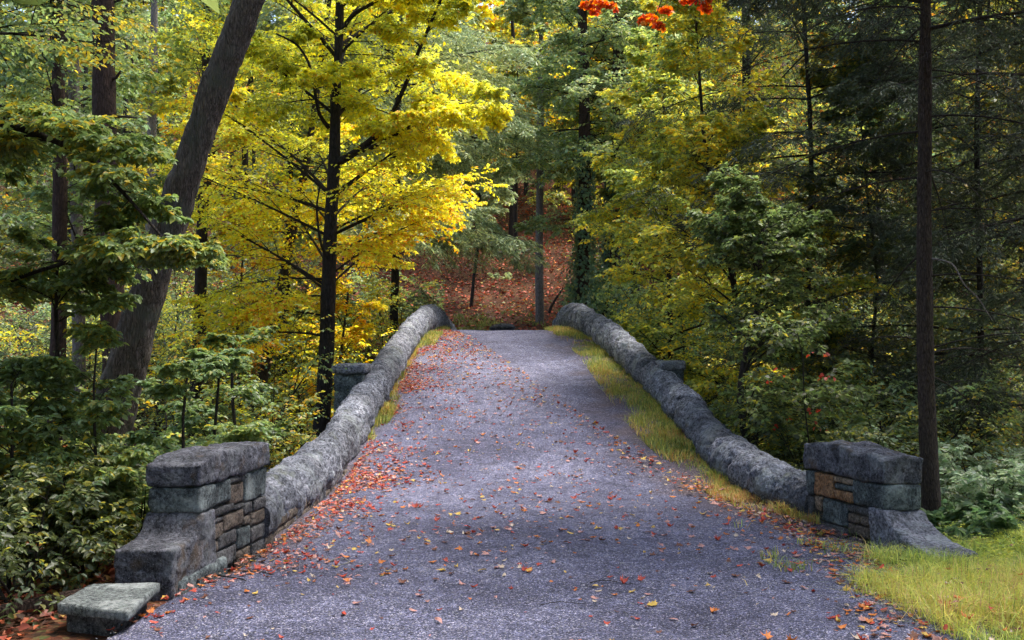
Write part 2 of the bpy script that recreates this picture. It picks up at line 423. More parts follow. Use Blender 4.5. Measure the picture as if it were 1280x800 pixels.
def pier(fr, side, base, Lf, W, zc, zm, zt, foot_top, foot_len, foot_back, stones, label, capfn, M2, MF, plinth):
    loc = fr.to(np.array([[Lf*.4, W/2, base]]), side)[0]
    t = thing('stone_pier', label, 'pier', loc, 'stone end piers of the bridge')
    fblock('cap_stone', M_CAP, t, fr, side, (-.015, -.018, zc), (Lf+.02, W+.03, zt), seed=3+int(side), cell=.022, rnd=.022, amp=.036, freq=5, maxn=72, topfn=capfn)
    fblock('corner_block', M2, t, fr, side, (-.012, -.012, zm), (.5 if side > 0 else .62, W, zc-.008), seed=11+int(side), cell=.026, rnd=.022, amp=.026, freq=5)
    fblock('foot_stone', MF, t, fr, side, (-foot_len, -.03, base-.25), (foot_back, W+.03, zm-.008), seed=21+int(side), cell=.022, rnd=.02, amp=.026, freq=5, topfn=foot_top, maxn=72)
    fblock('core', M_MORTAR, t, fr, side, (.1, .035, base-.3), (Lf-.02, W-.02, zc), seed=31, cell=.09, rnd=.02, amp=.005)
    if plinth:
        fblock('plinth_stone', M_GREEN, t, fr, side, plinth[0], plinth[1], seed=41, cell=.035, rnd=.04, amp=.03)
    for k, (u0, u1, z0, z1, m, lab) in enumerate(stones):
        g = .006
        fblock('facing_stone', m, t, fr, side, (u0+g, -.004, z0+g), (u1-g, .12, z1-g), lab, seed=50+k+int(side)*13, cell=.022, rnd=.018, amp=.014, freq=7)
    # rear side of the pier, turned from the path
    fblock('back_masonry', M_DARKSTONE, t, fr, side, (foot_back+.02, W-.1, base-.3), (Lf, W, zc-.01), seed=77, cell=.04, rnd=.03, amp=.02)
    return t
FL = Frame((-2.56, 8.2), (.13, .99))
FRR = Frame((3.56, 9.6), (-.27, .96))
B, O, T_, G, D_ = M_BROWN, M_ORANGE, M_TAN, M_GREEN, M_DARKSTONE
lst = [(.62, .95, .655, .725, D_, None), (.62, .95, .47, .655, B, None), (.95, 1.48, .45, .725, G, 'greenish grey facing stone'),
       (.26, .72, .42, .5, D_, None), (.72, .95, .41, .47, D_, None), (.26, .5, .37, .42, D_, None), (.26, .5, .23, .37, B, None), (.5, .95, .26, .41, B, 'wide brown facing stone'),
       (.95, 1.15, .33, .45, D_, None), (1.15, 1.48, .33, .45, D_, None), (.95, 1.1, .24, .33, B, None), (1.1, 1.48, .2, .33, B, None), (.4, .78, .13, .26, D_, None), (.26, .4, .13, .23, B, None),
       (.78, 1.1, .05, .24, G, 'pale speckled grey facing stone'), (1.1, 1.48, .05, .2, D_, None), (.26, .78, -.04, .13, D_, None), (.78, 1.12, -.14, .05, B, None), (1.12, 1.48, -.14, .05, D_, None)]
def foot_left(u, v):
    return pchip(u, [-.54, -.49, -.3, -.13, -.07, -.03, .0, .04, .3], [.295, .318, .335, .352, .38, .45, .505, .52, .52])
def cap_left(u, v): return .955+.02*np.sin(u*3.)-.05*sst(.25, -.05, u)
pier(FL, -1, 0., 1.5, .42, .73, .52, .95, foot_left, .50, .27, lst, 'taller dark stone pier with a stepped foot beside the low flat slab', cap_left, M_GREEN, M_CAP, ((-.42, -.05, -.3), (.5, .3, .075)))
rst = [(1.2, 1.36, .27, .54, G, None), (.84, 1.2, .29, .54, O, 'large orange brown facing stone'), (.5, .84, .47, .54, T_, None), (.5, .84, .40, .47, G, None), (.5, .84, .29, .40, O, 'small orange facing stone'),
       (1.05, 1.2, .12, .29, T_, None), (1.2, 1.36, .05, .27, D_, None), (.6, 1.05, .03, .28, G, 'pale chipped grey facing stone'), (.2, .6, .20, .285, D_, None), (.4, .6, .1, .2, B, None), (.2, .4, .1, .2, B, None),
       (.2, .6, -.02, .1, B, None), (.6, 1.2, -.1, .03, D_, None)]
def foot_right(u, v):
    return pchip(u, [-.75, -.6, -.4, -.22, -.1, .0, .3], [.02, .045, .09, .15, .21, .30, .30])
def cap_right(u, v): return .805+.065*np.exp(-((u-.85)/.38)**2)+.02*vnoise(np.stack([u*5, v*5, u*0], -1), 4)
pier(FRR, 1, 0., 1.38, .40, .55, .30, .82, foot_right, .74, .22, rst, 'lower stone pier with orange facing stones beside the bright grass', cap_right, M_GREEN, M_FOOT, None)

def parapet(side, ys_, xin, hf, label, seed, lump, y0, y1):
    n = 1050
    Y = np.linspace(y0, y1, n); x0 = xin(Y)
    tx = np.gradient(x0, Y); T = nrm(np.stack([tx, np.ones(n)], -1))
    V = np.stack([T[:, 1], -T[:, 0]], -1)*side          # outward, away from the path
    hw = .235
    h = pchip(Y, *hf); zb = pz(Y)
    m = 46
    ph = np.linspace(0, math.pi, m); e = 2/2.5
    vv = hw-hw*np.sign(np.cos(ph))*np.abs(np.cos(ph))**e
    zz = np.abs(np.sin(ph))**e
    vv = np.where(ph < 1.57, vv+.07*np.clip(1-zz/.42, 0, 1), vv)
    vv = np.concatenate([[.1, .08], vv, [2*hw-.01, 2*hw-.03]]); zz = np.concatenate([[-.8, -.25], zz, [-.3, -.9]])
    m += 4
    S = np.cumsum(np.r_[0, np.hypot(np.diff(x0), np.diff(Y))])
    rg = np.random.default_rng(seed)
    jo = np.cumsum(rg.uniform(.7, 1.45, 60)); jo = jo[jo < S[-1]]
    P3 = np.zeros((n, m, 3))
    P3[..., :2] = np.stack([x0, Y], -1)[:, None]+V[:, None]*vv[None, :, None]
    P3[..., 2] = zb[:, None]+np.where(zz >= 0, zz*h[:, None], zz)
    du = np.gradient(P3, axis=0); dv = np.gradient(P3, axis=1)
    nn = nrm(np.cross(du, dv))*(1 if side < 0 else -1)
    if nn[n//2, m//2, 2] < 0: nn = -nn
    tilt = .12*vnoise(np.stack([vv[None]*3+0*S[:, None], S[:, None]*.7+0*vv[None], zz[None]*2+0*S[:, None]], -1), seed+3)
    sj = S[:, None]+tilt
    dj = np.min(np.abs(sj[..., None]-jo), axis=-1)
    cellid = (sj[..., None] > jo).sum(-1)
    cr = _hash(cellid, cellid*0, cellid*0, seed)-.5
    disp = lump*(.05*np.clip(dj/.3, 0, 1)**.6+.045*cr)-.045*lump*np.exp(-(dj/.03)**2)
    q = P3
    disp = disp+.045*fbm(q*1.9, 4, seed)+.055*fbm(q*6.5, 4, seed+9)+.022*fbm(q*17, 2, seed+14)-.05*np.clip(.22-np.abs(fbm(q*np.array((5, 5, 8.)), 3, seed+4)), 0, 1)*2.2+.03
    P3 = P3+nn*disp[..., None]
    i = (np.arange(n-1)[:, None]*m+np.arange(m-1)[None]).reshape(-1)
    f = np.stack([i, i+1, i+m+1, i+m], -1)
    if side > 0: f = f[:, ::-1]
    t = thing('parapet_wall', label, 'wall', (x0[0]+side*.2, y0, 0), 'parapet walls of the bridge')
    tone = (.78+.44*(cr+.5))*(1-.55*np.exp(-(dj/.022)**2)); tone = np.repeat(tone.reshape(-1, 1), 3, 1)
    b = Buf(); b.add(P3.reshape(-1, 3), f, 0, tone)
    for k in (0, n-1):
        a = np.arange(m)+k*m
        cen = P3[k].mean(0)
        base = b.n
        b.add(np.vstack([P3[k], cen]), np.stack([np.arange(m-1), np.arange(1, m), np.full(m-1, m)], -1))
    obj('coping', b, M_COPING, t, True, True)
    # outer spandrel wall going down to the stream
    sp = Buf(); Ys = np.linspace(y0+.2, y1, 120); xi = xin(Ys)+side*.40
    zt = pz(Ys)+.1
    zbm = np.minimum(ground_z(xi, Ys), ground_z(xi+side*.6, Ys))-.4
    rows = []
    for s in np.linspace(0, 1, 26):
        z = zt*(1-s)+zbm*s
        pp = np.stack([xi+side*.03*s, Ys, z], -1)
        pp[:, 0] += side*.03*fbm(pp*3, 3, seed)
        rows.append(pp)
    rr = np.stack(rows, 1); m2 = 26
    i = (np.arange(119)[:, None]*m2+np.arange(m2-1)[None]).reshape(-1)
    f = np.stack([i, i+1, i+m2+1, i+m2], -1)
    sp.add(rr.reshape(-1, 3), f if side > 0 else f[:, ::-1]); obj('spandrel_wall', sp, M_GREEN, t)
    # squared masonry course showing under the rounded coping near the pier
    mc = Buf(); s = 0.; row = 0
    for row, (z0, z1) in enumerate(((-.1, .045), (.05, .15))):
        yy_ = y0+.02*row
        while yy_ < y0+(4.2 if row == 0 else 2.2):
            L = rg.uniform(.22, .5)
            p, ff = rough_block((0, -.015, z0), (L-.012, .2, z1), cell=.03, rnd=.015, amp=.012, freq=7, seed=int(rg.integers(900)))
            yc = yy_
            fr = Frame((float(xin(yc)), yc), (float((xin(yc+.3)-xin(yc))/.3), 1.))
            w = fr.to(p, side); w[:, 2] += pz(yc+L/2)
            mc.add(w, ff if side < 0 else ff[:, ::-1]); yy_ += L
    obj('masonry_course', mc, M_BROWN if side < 0 else M_DARKSTONE, t)
    return t
hl = ([9, 9.7, 13.5, 17.5, 22.5, 26.5, 28.5, 30.5, 34, 38], [.44, .45, .49, .50, .47, .56, .66, .70, .6, .6])
hr = ([9, 10.8, 13.5, 17.5, 22.5, 26.5, 28.5, 30.5, 34, 38], [.36, .36, .42, .45, .47, .58, .68, .72, .6, .6])
wl = parapet(-1, LY, lx, hl, 'rounded grey stone parapet wall along the leaf strewn edge of the path', 3, .75, 9.62, 37)
wr = parapet(1, RY, rx, hr, 'lumpy rounded stone parapet wall behind the strip of yellow grass', 8, 1.0, 10.85, 37)
def buttress(w, side, x0, x1, y0, y1, zt):
    b = Buf(); p, f = rough_block((x0, y0, -3.2), (x1, y1, zt-.17), cell=.09, rnd=.03, amp=.03, seed=5, maxn=40); b.add(p, f[:, ::-1]); o = obj('buttress', b, M_GREEN, w)
    b = Buf(); p, f = rough_block((x0-.04, y0-.05, zt-.165), (x1+.04, y1+.05, zt), cell=.04, rnd=.04, amp=.03, seed=6); b.add(p, f[:, ::-1]); obj('buttress_cap', b, M_WALL, o)
buttress(wl, -1, -3.2, -2.66, 17.9, 18.9, 1.53)
buttress(wr, 1, 2.85, 3.25, 18.9, 19.7, 1.58)

# low slab step by the left pier
t = thing('stone_step', 'low flat slate slab on a squared block at the foot of the taller pier', 'step', (-2.8, 7., 0))
def quad_block(corners, z0, z1, **kw):
    """rough block on a four cornered plan: front left, front right, back right, back left"""
    p, f = rough_block((0, 0, z0), (.55, .65, z1), **kw); a = p[:, :1]/.55; b_ = p[:, 1:2]/.65; c = np.array(corners, float)
    q = p.copy(); q[:, :2] = (c[0]*(1-a)+c[1]*a)*(1-b_)+(c[3]*(1-a)+c[2]*a)*b_
    return q, f[:, ::-1]
SL = [(-3.07, 6.78), (-2.51, 6.58), (-2.57, 7.36), (-3.07, 7.36)]
b = Buf(); b.add(*quad_block(SL, .085, .155, cell=.022, rnd=.012, amp=.014, seed=4)); obj('slab', b, M_SLATE, t)
b = Buf(); b.add(*quad_block([(-3.03, 6.84), (-2.62, 6.70), (-2.64, 7.3), (-3.03, 7.3)], -.3, .083, cell=.03, rnd=.02, amp=.02, seed=9)); obj('base_block', b, M_DARKSTONE, t)

def boulder(name, label, c, r, seed, mat, group=None, flat=.7):
    n = 22; u = np.linspace(0, 2*math.pi, n, endpoint=False); w = np.linspace(-math.pi/2, math.pi/2, 14)
    U, Wd = np.meshgrid(u, w); d = np.stack([np.cos(Wd)*np.cos(U), np.cos(Wd)*np.sin(U), np.sin(Wd)], -1)
    rr = 1+.35*fbm(d*1.4+seed*3.7, 3, seed)
    v = (d*rr[..., None]*np.array(r)).reshape(-1, 3)+np.array(c)
    f = []
    for j in range(13):
        for k in range(n):
            f.append((j*n+k, j*n+(k+1) % n, (j+1)*n+(k+1) % n, (j+1)*n+k))
    b = Buf(); b.add(v, np.array(f)); o = obj(name, b, mat)
    me = o.data; vv = np.array(c); o.location = c
    co = np.zeros(len(me.vertices)*3, np.float32); me.vertices.foreach_get('co', co); co = co.reshape(-1, 3)-vv; me.vertices.foreach_set('co', co.astype(np.float32).ravel())
    return tag(o, label, 'rock', group)
boulder('rock', 'flat grey rock lying beyond the crest of the path', P(627, 409, 34.5)+np.array((0, 0, -.03)), (.42, .3, .16), 3, M_DARKSTONE)
for k, (x, y, d, s, lb) in enumerate([(48, 786, 6.35, .06, 'small grey rock on the ground left of the slab base block'), (72, 789, 6.3, .045, 'smallest rock touching the slab base block'),
                                   (120, 789, 6.35, .04, 'little dark rock before the slab base block'), (176, 772, 6.75, .05, 'dark rock beside the right corner of the slab')]):
    p = P(x, y, d); p[2] = max(float(ground_z(p[0], p[1])), -.06)+s*.4
    boulder('rock', lb, p, (s*1.4, s, s*.8), 20+k, M_DARKSTONE, 'small rocks by the slab')

# ------------------------------------------------------------------ plant growing tools
UP = np.array((0, 0, 1.))
class Sh:      # shoots: start, direction, length, droop, radius at start
    def __init__(s, p, d, L, dr, r): s.p, s.d, s.L, s.dr, s.r = p, d, L, dr, r
    def at(s, i, t):
        q = s.p[i]+s.d[i]*(s.L[i]*t)[:, None]; q[:, 2] -= s.dr[i]*s.L[i]*t*t; return q
    def tan(s, i, t):
        q = s.d[i].copy(); q[:, 2] -= 2*s.dr[i]*t; return nrm(q)
    def __len__(s): return len(s.p)
def cat(*S):
    return Sh(np.concatenate([s.p for s in S]), np.concatenate([s.d for s in S]), np.concatenate([s.L for s in S]), np.concatenate([s.dr for s in S]), np.concatenate([s.r for s in S]))
def shoots(lst):
    a = np.array([(*p, *d, L, dr, r) for p, d, L, dr, r in lst], float)
    return Sh(a[:, :3], nrm(a[:, 3:6]), a[:, 6], a[:, 7], a[:, 8])
def along(rng, pts, rad, n, t0, t1, Lf, elev, droop, az=None, azj=.5):
    """primary shoots along a trunk polyline; Lf(t), elev(t) in degrees; az: None = all round or (centre, spread) in degrees"""
    pts = np.asarray(pts, float); s = np.r_[0, np.cumsum(np.linalg.norm(np.diff(pts, axis=0), axis=1))]; s /= s[-1]
    t = np.sort(rng.uniform(t0, t1, n))
    p = np.stack([np.interp(t, s, pts[:, k]) for k in range(3)], -1); r = np.interp(t, s, rad)
    if az is None: a = np.arange(n)*2.39996+rng.normal(0, azj, n)
    else: a = np.radians(az[0]+rng.uniform(-az[1], az[1], n))
    e = np.radians(elev(t)+rng.normal(0, 7, n))
    d = np.stack([np.cos(e)*np.cos(a), np.cos(e)*np.sin(a), np.sin(e)], -1)
    L = Lf(t)*rng.uniform(.7, 1.2, n)
    return Sh(p, d, L, np.full(n, droop)+rng.normal(0, .04, n), np.minimum(r*.45, .007+.0075*L))
def kids(rng, S, n, t0, t1, ang, ratio, droop, upj=.12, alt=True):
    N_ = len(S); i = np.repeat(np.arange(N_), n)
    k = np.tile(np.arange(n), N_)
    t = t0+(t1-t0)*(k+rng.uniform(.1, .9, N_*n))/n
    p = S.at(i, t); T = S.tan(i, t)
    side = nrm(np.cross(T, UP)+1e-6)
    sg = np.where(k % 2 == 0, 1., -1.) if alt else rng.choice([-1., 1.], N_*n)
    a = np.radians(ang+rng.normal(0, 10, N_*n))[:, None]
    d = T*np.cos(a)+side*(sg[:, None]*np.sin(a))+UP*rng.normal(0, upj, N_*n)[:, None]
    L = S.L[i]*ratio*(1.1-.75*t)*rng.uniform(.65, 1.25, N_*n)
    return Sh(p, nrm(d), L, np.full(N_*n, droop)+rng.normal(0, .05, N_*n), S.r[i]*.5*(1-.6*t))
def twigs(buf, S, k=5, sides=3, mat=1, rmin=.002):
    n = len(S)
    if n == 0: return
    t = np.linspace(0, 1, k)
    ii = np.repeat(np.arange(n), k); tt = np.tile(t, n)
    p = S.at(ii, tt).reshape(n, k, 3); T = S.tan(ii, tt).reshape(n, k, 3)
    a = nrm(np.cross(T, np.array((.3, .2, .9)))+1e-6); c = np.cross(T, a)
    r = np.maximum(S.r[:, None]*(1-.85*t[None]), rmin)
    th = np.arange(sides)*2*math.pi/sides
    v = p[:, :, None]+r[..., None, None]*(np.cos(th)[None, None, :, None]*a[:, :, None]+np.sin(th)[None, None, :, None]*c[:, :, None])
    base = (np.arange(n)[:, None, None]*k*sides+np.arange(k-1)[None, :, None]*sides)
    s0 = np.arange(sides); s1 = (s0+1) % sides
    f = np.stack([base+s0, base+s1, base+sides+s1, base+sides+s0], -1).reshape(-1, 4)
    buf.add(v.reshape(-1, 3), f, mat)
def tube(buf, pts, rad, sides=10, mat=0, rough=0., seed=0, cap=False):
    pts = np.asarray(pts, float); rad = np.asarray(rad, float); n = len(pts)
    T = nrm(np.gradient(pts, axis=0)); a = nrm(np.cross(T, np.array((.2, 1., .1)))); c = np.cross(T, a)
    th = np.linspace(0, 2*math.pi, sides, endpoint=False)
    dirs = np.cos(th)[None, :, None]*a[:, None]+np.sin(th)[None, :, None]*c[:, None]
    r = np.repeat(rad[:, None], sides, 1)
    if rough:
        q = pts[:, None]+dirs*rad[:, None, None]
        fur = np.abs(vnoise(q*np.array((13, 13, 2.2)), seed+7))
        r = r*(1+rough*(.5*fbm(q*1.3, 3, seed)-.55*(1-fur)**3))
    v = pts[:, None]+dirs*r[..., None]
    base = np.arange(n-1)[:, None]*sides; s0 = np.arange(sides)[None]; s1 = (s0+1) % sides
    f = np.stack([base+s0, base+s1, base+sides+s1, base+sides+s0], -1).reshape(-1, 4)
    buf.add(v.reshape(-1, 3), f, mat)
def smooth_line(pts, rad, step=.25):
    pts = np.asarray(pts, float); rad = np.asarray(rad, float)
    s = np.r_[0, np.cumsum(np.linalg.norm(np.diff(pts, axis=0), axis=1))]
    q = np.linspace(0, s[-1], max(3, int(s[-1]/step)))
    return np.stack([pchip(q, s, pts[:, k]) for k in range(3)], -1), pchip(q, s, rad)

TGRAD = [0., 0.]
def tint(rng, pos, pal, freq=.7, rj=.28, seed=0):
    """leaf colours: palette of (colour, weight) picked by a slow drift through the crown plus leaf-to-leaf scatter"""
    cols = np.array([c for c, _ in pal]); w = np.array([w for _, w in pal], float); w = np.cumsum(w)/w.sum()
    x = .5+.62*fbm(pos*freq, 3, seed)+rng.normal(0, rj, len(pos))
    x = np.clip(x+TGRAD[0]*(pos[:, 2]-TGRAD[1]), 0, .999); k = np.searchsorted(w, x)
    c = cols[np.clip(k, 0, len(cols)-1)]
    return np.clip(c*rng.uniform(.72, 1.28, (len(pos), 1))*rng.uniform(.93, 1.07, (len(pos), 3)), 0, .9)
def corridor_keep(p):
    """clearance kept over the carriage road and along its sight line to the far bank"""
    X, Y, Z = p[:, 0], p[:, 1], p[:, 2]
    l = np.where(Y < 9.6, -3.1, np.interp(Y, LY, LX)-.45); r = np.where(Y < 10.8, 4., np.interp(Y, RY, RX)+.45)
    cz = np.interp(Y, [0, 9, 30, 36, 50], [2.6, 2.6, 4.2, 4.4, 5.5])
    a = (X > l) & (X < r) & (Y < 36) & (Z < cz)
    l2 = np.interp(Y, [29, 36, 48], [-2.5, -2.5, -3.2]); r2 = np.interp(Y, [29, 36, 48], [1.7, 1.7, 2.3])
    b_ = (X > l2) & (X < r2) & (Y >= 30) & (Y < 52) & (Z < np.interp(Y, [30, 52], [3.8, 5.3]))
    return ~(a | b_)
def add_leaves(buf, pos, ax, nr, L, Wd, col, mat=0, fold=.18, shape='leaf'):
    n = len(pos)
    if n == 0: return
    ax = nrm(ax); nr = nrm(nr-ax*(nr*ax).sum(-1, keepdims=True)); sd = np.cross(nr, ax)
    L = np.broadcast_to(L, (n,))[:, None]; Wd = np.broadcast_to(Wd, (n,))[:, None]*.5
    if shape == 'leaf' and n and np.median(pos[:, 1]) > 14.5:
        dn_ = nr*Wd*fold*2
        v = np.stack([pos, pos+ax*L*.42+sd*Wd+dn_, pos+ax*L-nr*L*.1, pos+ax*L*.42-sd*Wd+dn_], 1)
        k = np.arange(n)[:, None]*4
        buf.add(v.reshape(-1, 3), k+np.array([0, 3, 2, 1]), mat, np.repeat(col, 4, 0))
    elif shape == 'leaf':
        b0 = pos; tip = pos+ax*L-nr*L*.10
        up = nr*Wd*fold*2
        l1 = pos+ax*L*.30+sd*Wd+up; l2 = pos+ax*L*.68+sd*Wd*.72+up*.6
        r1 = pos+ax*L*.30-sd*Wd+up; r2 = pos+ax*L*.68-sd*Wd*.72+up*.6
        v = np.stack([b0, l1, l2, tip, r2, r1], 1)
        k = np.arange(n)[:, None]*6
        f = np.concatenate([k+np.array([0, 3, 2, 1]), k+np.array([0, 5, 4, 3])])
        buf.add(v.reshape(-1, 3), f, mat, np.repeat(col, 6, 0))
    else:                       # narrow needle spray: a tapered sliver
        v = np.stack([pos-sd*Wd*.4, pos+ax*L*.45-sd*Wd, pos+ax*L, pos+ax*L*.45+sd*Wd+0*nr], 1)
        k = np.arange(n)[:, None]*4
        buf.add(v.reshape(-1, 3), k+np.array([0, 1, 2, 3]), mat, np.repeat(col, 4, 0))
def leaves_on(rng, buf, S, n, size, wr, pal, droop=.25, jit=.35, t0=.12, seed=0, shape='leaf', spread=.85, mat=0, frust=True, freq=.7, rj=.28, upn=1., keepf=None):
    N_ = len(S); i = np.repeat(np.arange(N_), n); k = np.tile(np.arange(n), N_)
    t = t0+(1-t0)*(k+rng.uniform(0, 1, N_*n))/n
    p = S.at(i, t); T = S.tan(i, t)
    side = nrm(np.cross(T, UP)+1e-6)*np.where(k % 2 == 0, 1., -1.)[:, None]
    ax = T*rng.uniform(.25, 1.0, (N_*n, 1))+side*spread+rng.normal(0, .22, (N_*n, 3)); ax[:, 2] -= droop*rng.uniform(.3, 1.6, N_*n)
    nr = UP*upn+rng.normal(0, jit, (N_*n, 3))
    L = size*rng.uniform(.6, 1.25, N_*n)
    keep = corridor_keep(p)
    if keepf is not None: keep &= keepf(p)
    keep &= p[:, 2] > ground_z(p[:, 0], p[:, 1])+.03
    if frust:
        x, y, f = proj(p)
        ins = (f > 0) & (x > -260) & (x < 1540) & (y > -160) & (y < 960)
        keep &= ins | (rng.uniform(0, 1, N_*n) < .25)
        L = np.where(ins, L, L*1.9)
    p, ax, nr, L = p[keep], ax[keep], nr[keep], L[keep]
    add_leaves(buf, p, ax, nr, L, L*wr*rng.uniform(.85, 1.15, len(p)), tint(rng, p, pal, freq, rj, seed), mat, shape=shape)

# palettes
YEL = [((.76, .34, .015), 1.4), ((.86, .58, .02), 3), ((.88, .71, .03), 5), ((.87, .79, .06), 5), ((.68, .69, .08), 2.4), ((.42, .46, .07), 1)]
YELG = [((.76, .50, .03), 1.4), ((.74, .63, .05), 3), ((.54, .54, .08), 2.8), ((.36, .42, .08), 3), ((.21, .28, .07), 3)]
GRN = [((.56, .42, .04), .5), ((.38, .42, .09), 2), ((.25, .33, .095), 4), ((.17, .24, .08), 3.6), ((.24, .35, .18), 2.2)]
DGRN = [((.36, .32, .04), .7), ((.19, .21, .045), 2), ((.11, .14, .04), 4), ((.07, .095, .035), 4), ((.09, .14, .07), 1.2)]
HEM = [((.085, .105, .045), 2), ((.055, .075, .036), 4), ((.038, .053, .029), 4), ((.075, .10, .06), 2)]
GHEM = [((.52, .53, .17), 2.4), ((.40, .45, .19), 2.4), ((.28, .35, .155), 3), ((.34, .41, .24), 2), ((.20, .27, .13), 2)]  # lightened greens, with the hazy glow over the crest painted in
IVY = [((.13, .22, .11), 3), ((.09, .165, .085), 4), ((.2, .29, .14), 2), ((.36, .38, .10), .7)]
ORG = [((.66, .09, .01), 2), ((.78, .15, .015), 3), ((.80, .26, .02), 2), ((.5, .05, .02), 1.5)]
REDL = [((.52, .06, .03), 3), ((.56, .11, .03), 2), ((.40, .06, .04), 1), ((.20, .12, .04), 1)]
PALE = [((.42, .50, .34), 3), ((.32, .42, .24), 3), ((.20, .30, .13), 2), ((.50, .55, .42), 1)]
MIX = [((.54, .21, .03), 1), ((.60, .42, .03), 2), ((.50, .46, .06), 2), ((.28, .32, .06), 3), ((.16, .21, .055), 4), ((.09, .125, .045), 3)]
OLIVE = [((.55, .34, .03), 1), ((.42, .38, .05), 2), ((.28, .32, .06), 3), ((.16, .22, .05), 3)]

def trace(lst, topH=None, lean=(0, 0)):
    """trunk from photo measurements (x, y, distance, width): foot first; extended upward to topH"""
    pts = [P(x, y, d) for x, y, d, w in lst]; rad = [w*d/FPX/2 for x, y, d, w in lst]
    if topH:
        p = pts[-1]; dv = (pts[-1]-pts[-2]); dv = dv/max(dv[2], .1)
        h = topH-p[2]
        for k in (.35, .7, 1.):
            pts.append(p+dv*h*k*np.array((.8, .8, 1))+np.array((lean[0], lean[1], 0))*k); rad.append(rad[len(lst)-1]*(1-.85*k))
    return np.array(pts), np.array(rad)
def foot(pts, rad, flare=1.35):
    """carry the trunk down into the ground with a flare"""
    p0 = pts[0].copy(); z = float(ground_z(p0[0], p0[1]))
    if p0[2] > z-.1:
        dv = pts[1]-pts[0]; dv = dv/max(dv[2], .2)
        q = p0-dv*(p0[2]-z+.25); q2 = p0-dv*max(0., (p0[2]-z)*.6)
        if p0[2]-z > .5: pts = np.vstack([q, q2, pts]); rad = np.r_[rad[0]*flare, rad[0]*1.08, rad]
        else: pts = np.vstack([q, pts]); rad = np.r_[rad[0]*flare, rad]
    return pts, rad
def make_tree(name, label, trunk, rad, bark, prim, spec, pal, seed, cat_='tree', group=None, limbs=(), sides=12, rough=.0, step=.3, leafmat=None, extra=None, shape='leaf'):
    """spec: dict n2, r2, a2, d2, n3, r3, a3, d3, nl, size, wr, droop, jit"""
    rng = np.random.default_rng(seed)
    pts, rd = foot(np.asarray(trunk, float), np.asarray(rad, float))
    t = thing(name, label, cat_, (pts[0][0], pts[0][1], float(ground_z(pts[0][0], pts[0][1]))), group)
    sp, sr = smooth_line(pts, rd, step)
    b = Buf(); tube(b, sp, sr, sides, 0, rough, seed); obj('trunk', b, bark, t)
    for lp, lr in limbs:
        q, qr = smooth_line(lp, lr, .15); b = Buf(); tube(b, q, qr, 8, 0, .15, seed); obj('limb', b, bark, t)
    if prim is not None:
        P1 = prim(rng, sp, sr) if callable(prim) else prim
        grow_crown(rng, t, P1, spec, pal, seed, leafmat, shape, extra)
    return t
def grow_crown(rng, t, P1, s, pal, seed, leafmat=None, shape='leaf', extra=None, name='crown'):
    b = Buf()
    ip = np.arange(len(P1)); ok = np.ones(len(P1), bool)
    for q in (.35, .6, .8, 1.): ok &= corridor_keep(P1.at(ip, np.full(len(P1), q)))
    P1 = Sh(P1.p[ok], P1.d[ok], P1.L[ok], P1.dr[ok], P1.r[ok])
    S2 = kids(rng, P1, s['n2'], s.get('t2', .18), 1., s.get('a2', 52), s.get('r2', .42), s.get('d2', .12), s.get('u2', .12))
    S3 = kids(rng, S2, s['n3'], .1, 1., s.get('a3', 50), s.get('r3', .45), s.get('d3', .12), s.get('u3', .10))
    kf = s.get('keep')
    twigs(b, P1, 7, 5, 1)
    def vis(S):
        x, y, f = proj(S.p); k = (f > 0) & (x > -100) & (x < 1380) & (y > -100) & (y < 900) & corridor_keep(S.p+S.d*S.L[:, None])
        if kf is not None: k &= kf(S.p+S.d*S.L[:, None])
        return Sh(S.p[k], S.d[k], S.L[k], S.dr[k], S.r[k])
    twigs(b, vis(S2), 4, 3, 1)
    if s.get('tw3'): twigs(b, vis(S3), 3, 3, 1, .0016)
    LS = cat(S3, S2) if s.get('l2', True) else S3
    leaves_on(rng, b, S3, s['nl'], s['size'], s.get('wr', .55), pal, s.get('droop', .25), s.get('jit', .35), seed=seed, shape=shape, freq=s.get('freq', .7), rj=s.get('rj', .28), spread=s.get('spread', .85), keepf=kf)
    leaves_on(rng, b, S2, s['nl'], s['size'], s.get('wr', .55), pal, s.get('droop', .25), s.get('jit', .35), seed=seed, shape=shape, freq=s.get('freq', .7), rj=s.get('rj', .28), t0=.3, spread=s.get('spread', .85), keepf=kf)
    if extra: extra(rng, b)
    return obj(name, b, [leafmat or M_LEAF, s.get('tm', M_TWIG)], t, True, True)

A = np.array
def lin(a, b_, p=1.): return lambda t: a+(b_-a)*t**p
def prof(xs_, ys__): return lambda t: pchip(t, xs_, ys__)
BEECH = dict(n2=13, r2=.56, a2=54, d2=.14, n3=9, r3=.55, nl=8, size=.09, wr=.58, jit=.7, droop=.35, u2=.30, u3=.38, spread=1.)
def limb(l): return A([P(x, y, d) for x, y, d, w_ in l]), A([w_*d/FPX/2 for x, y, d, w_ in l])

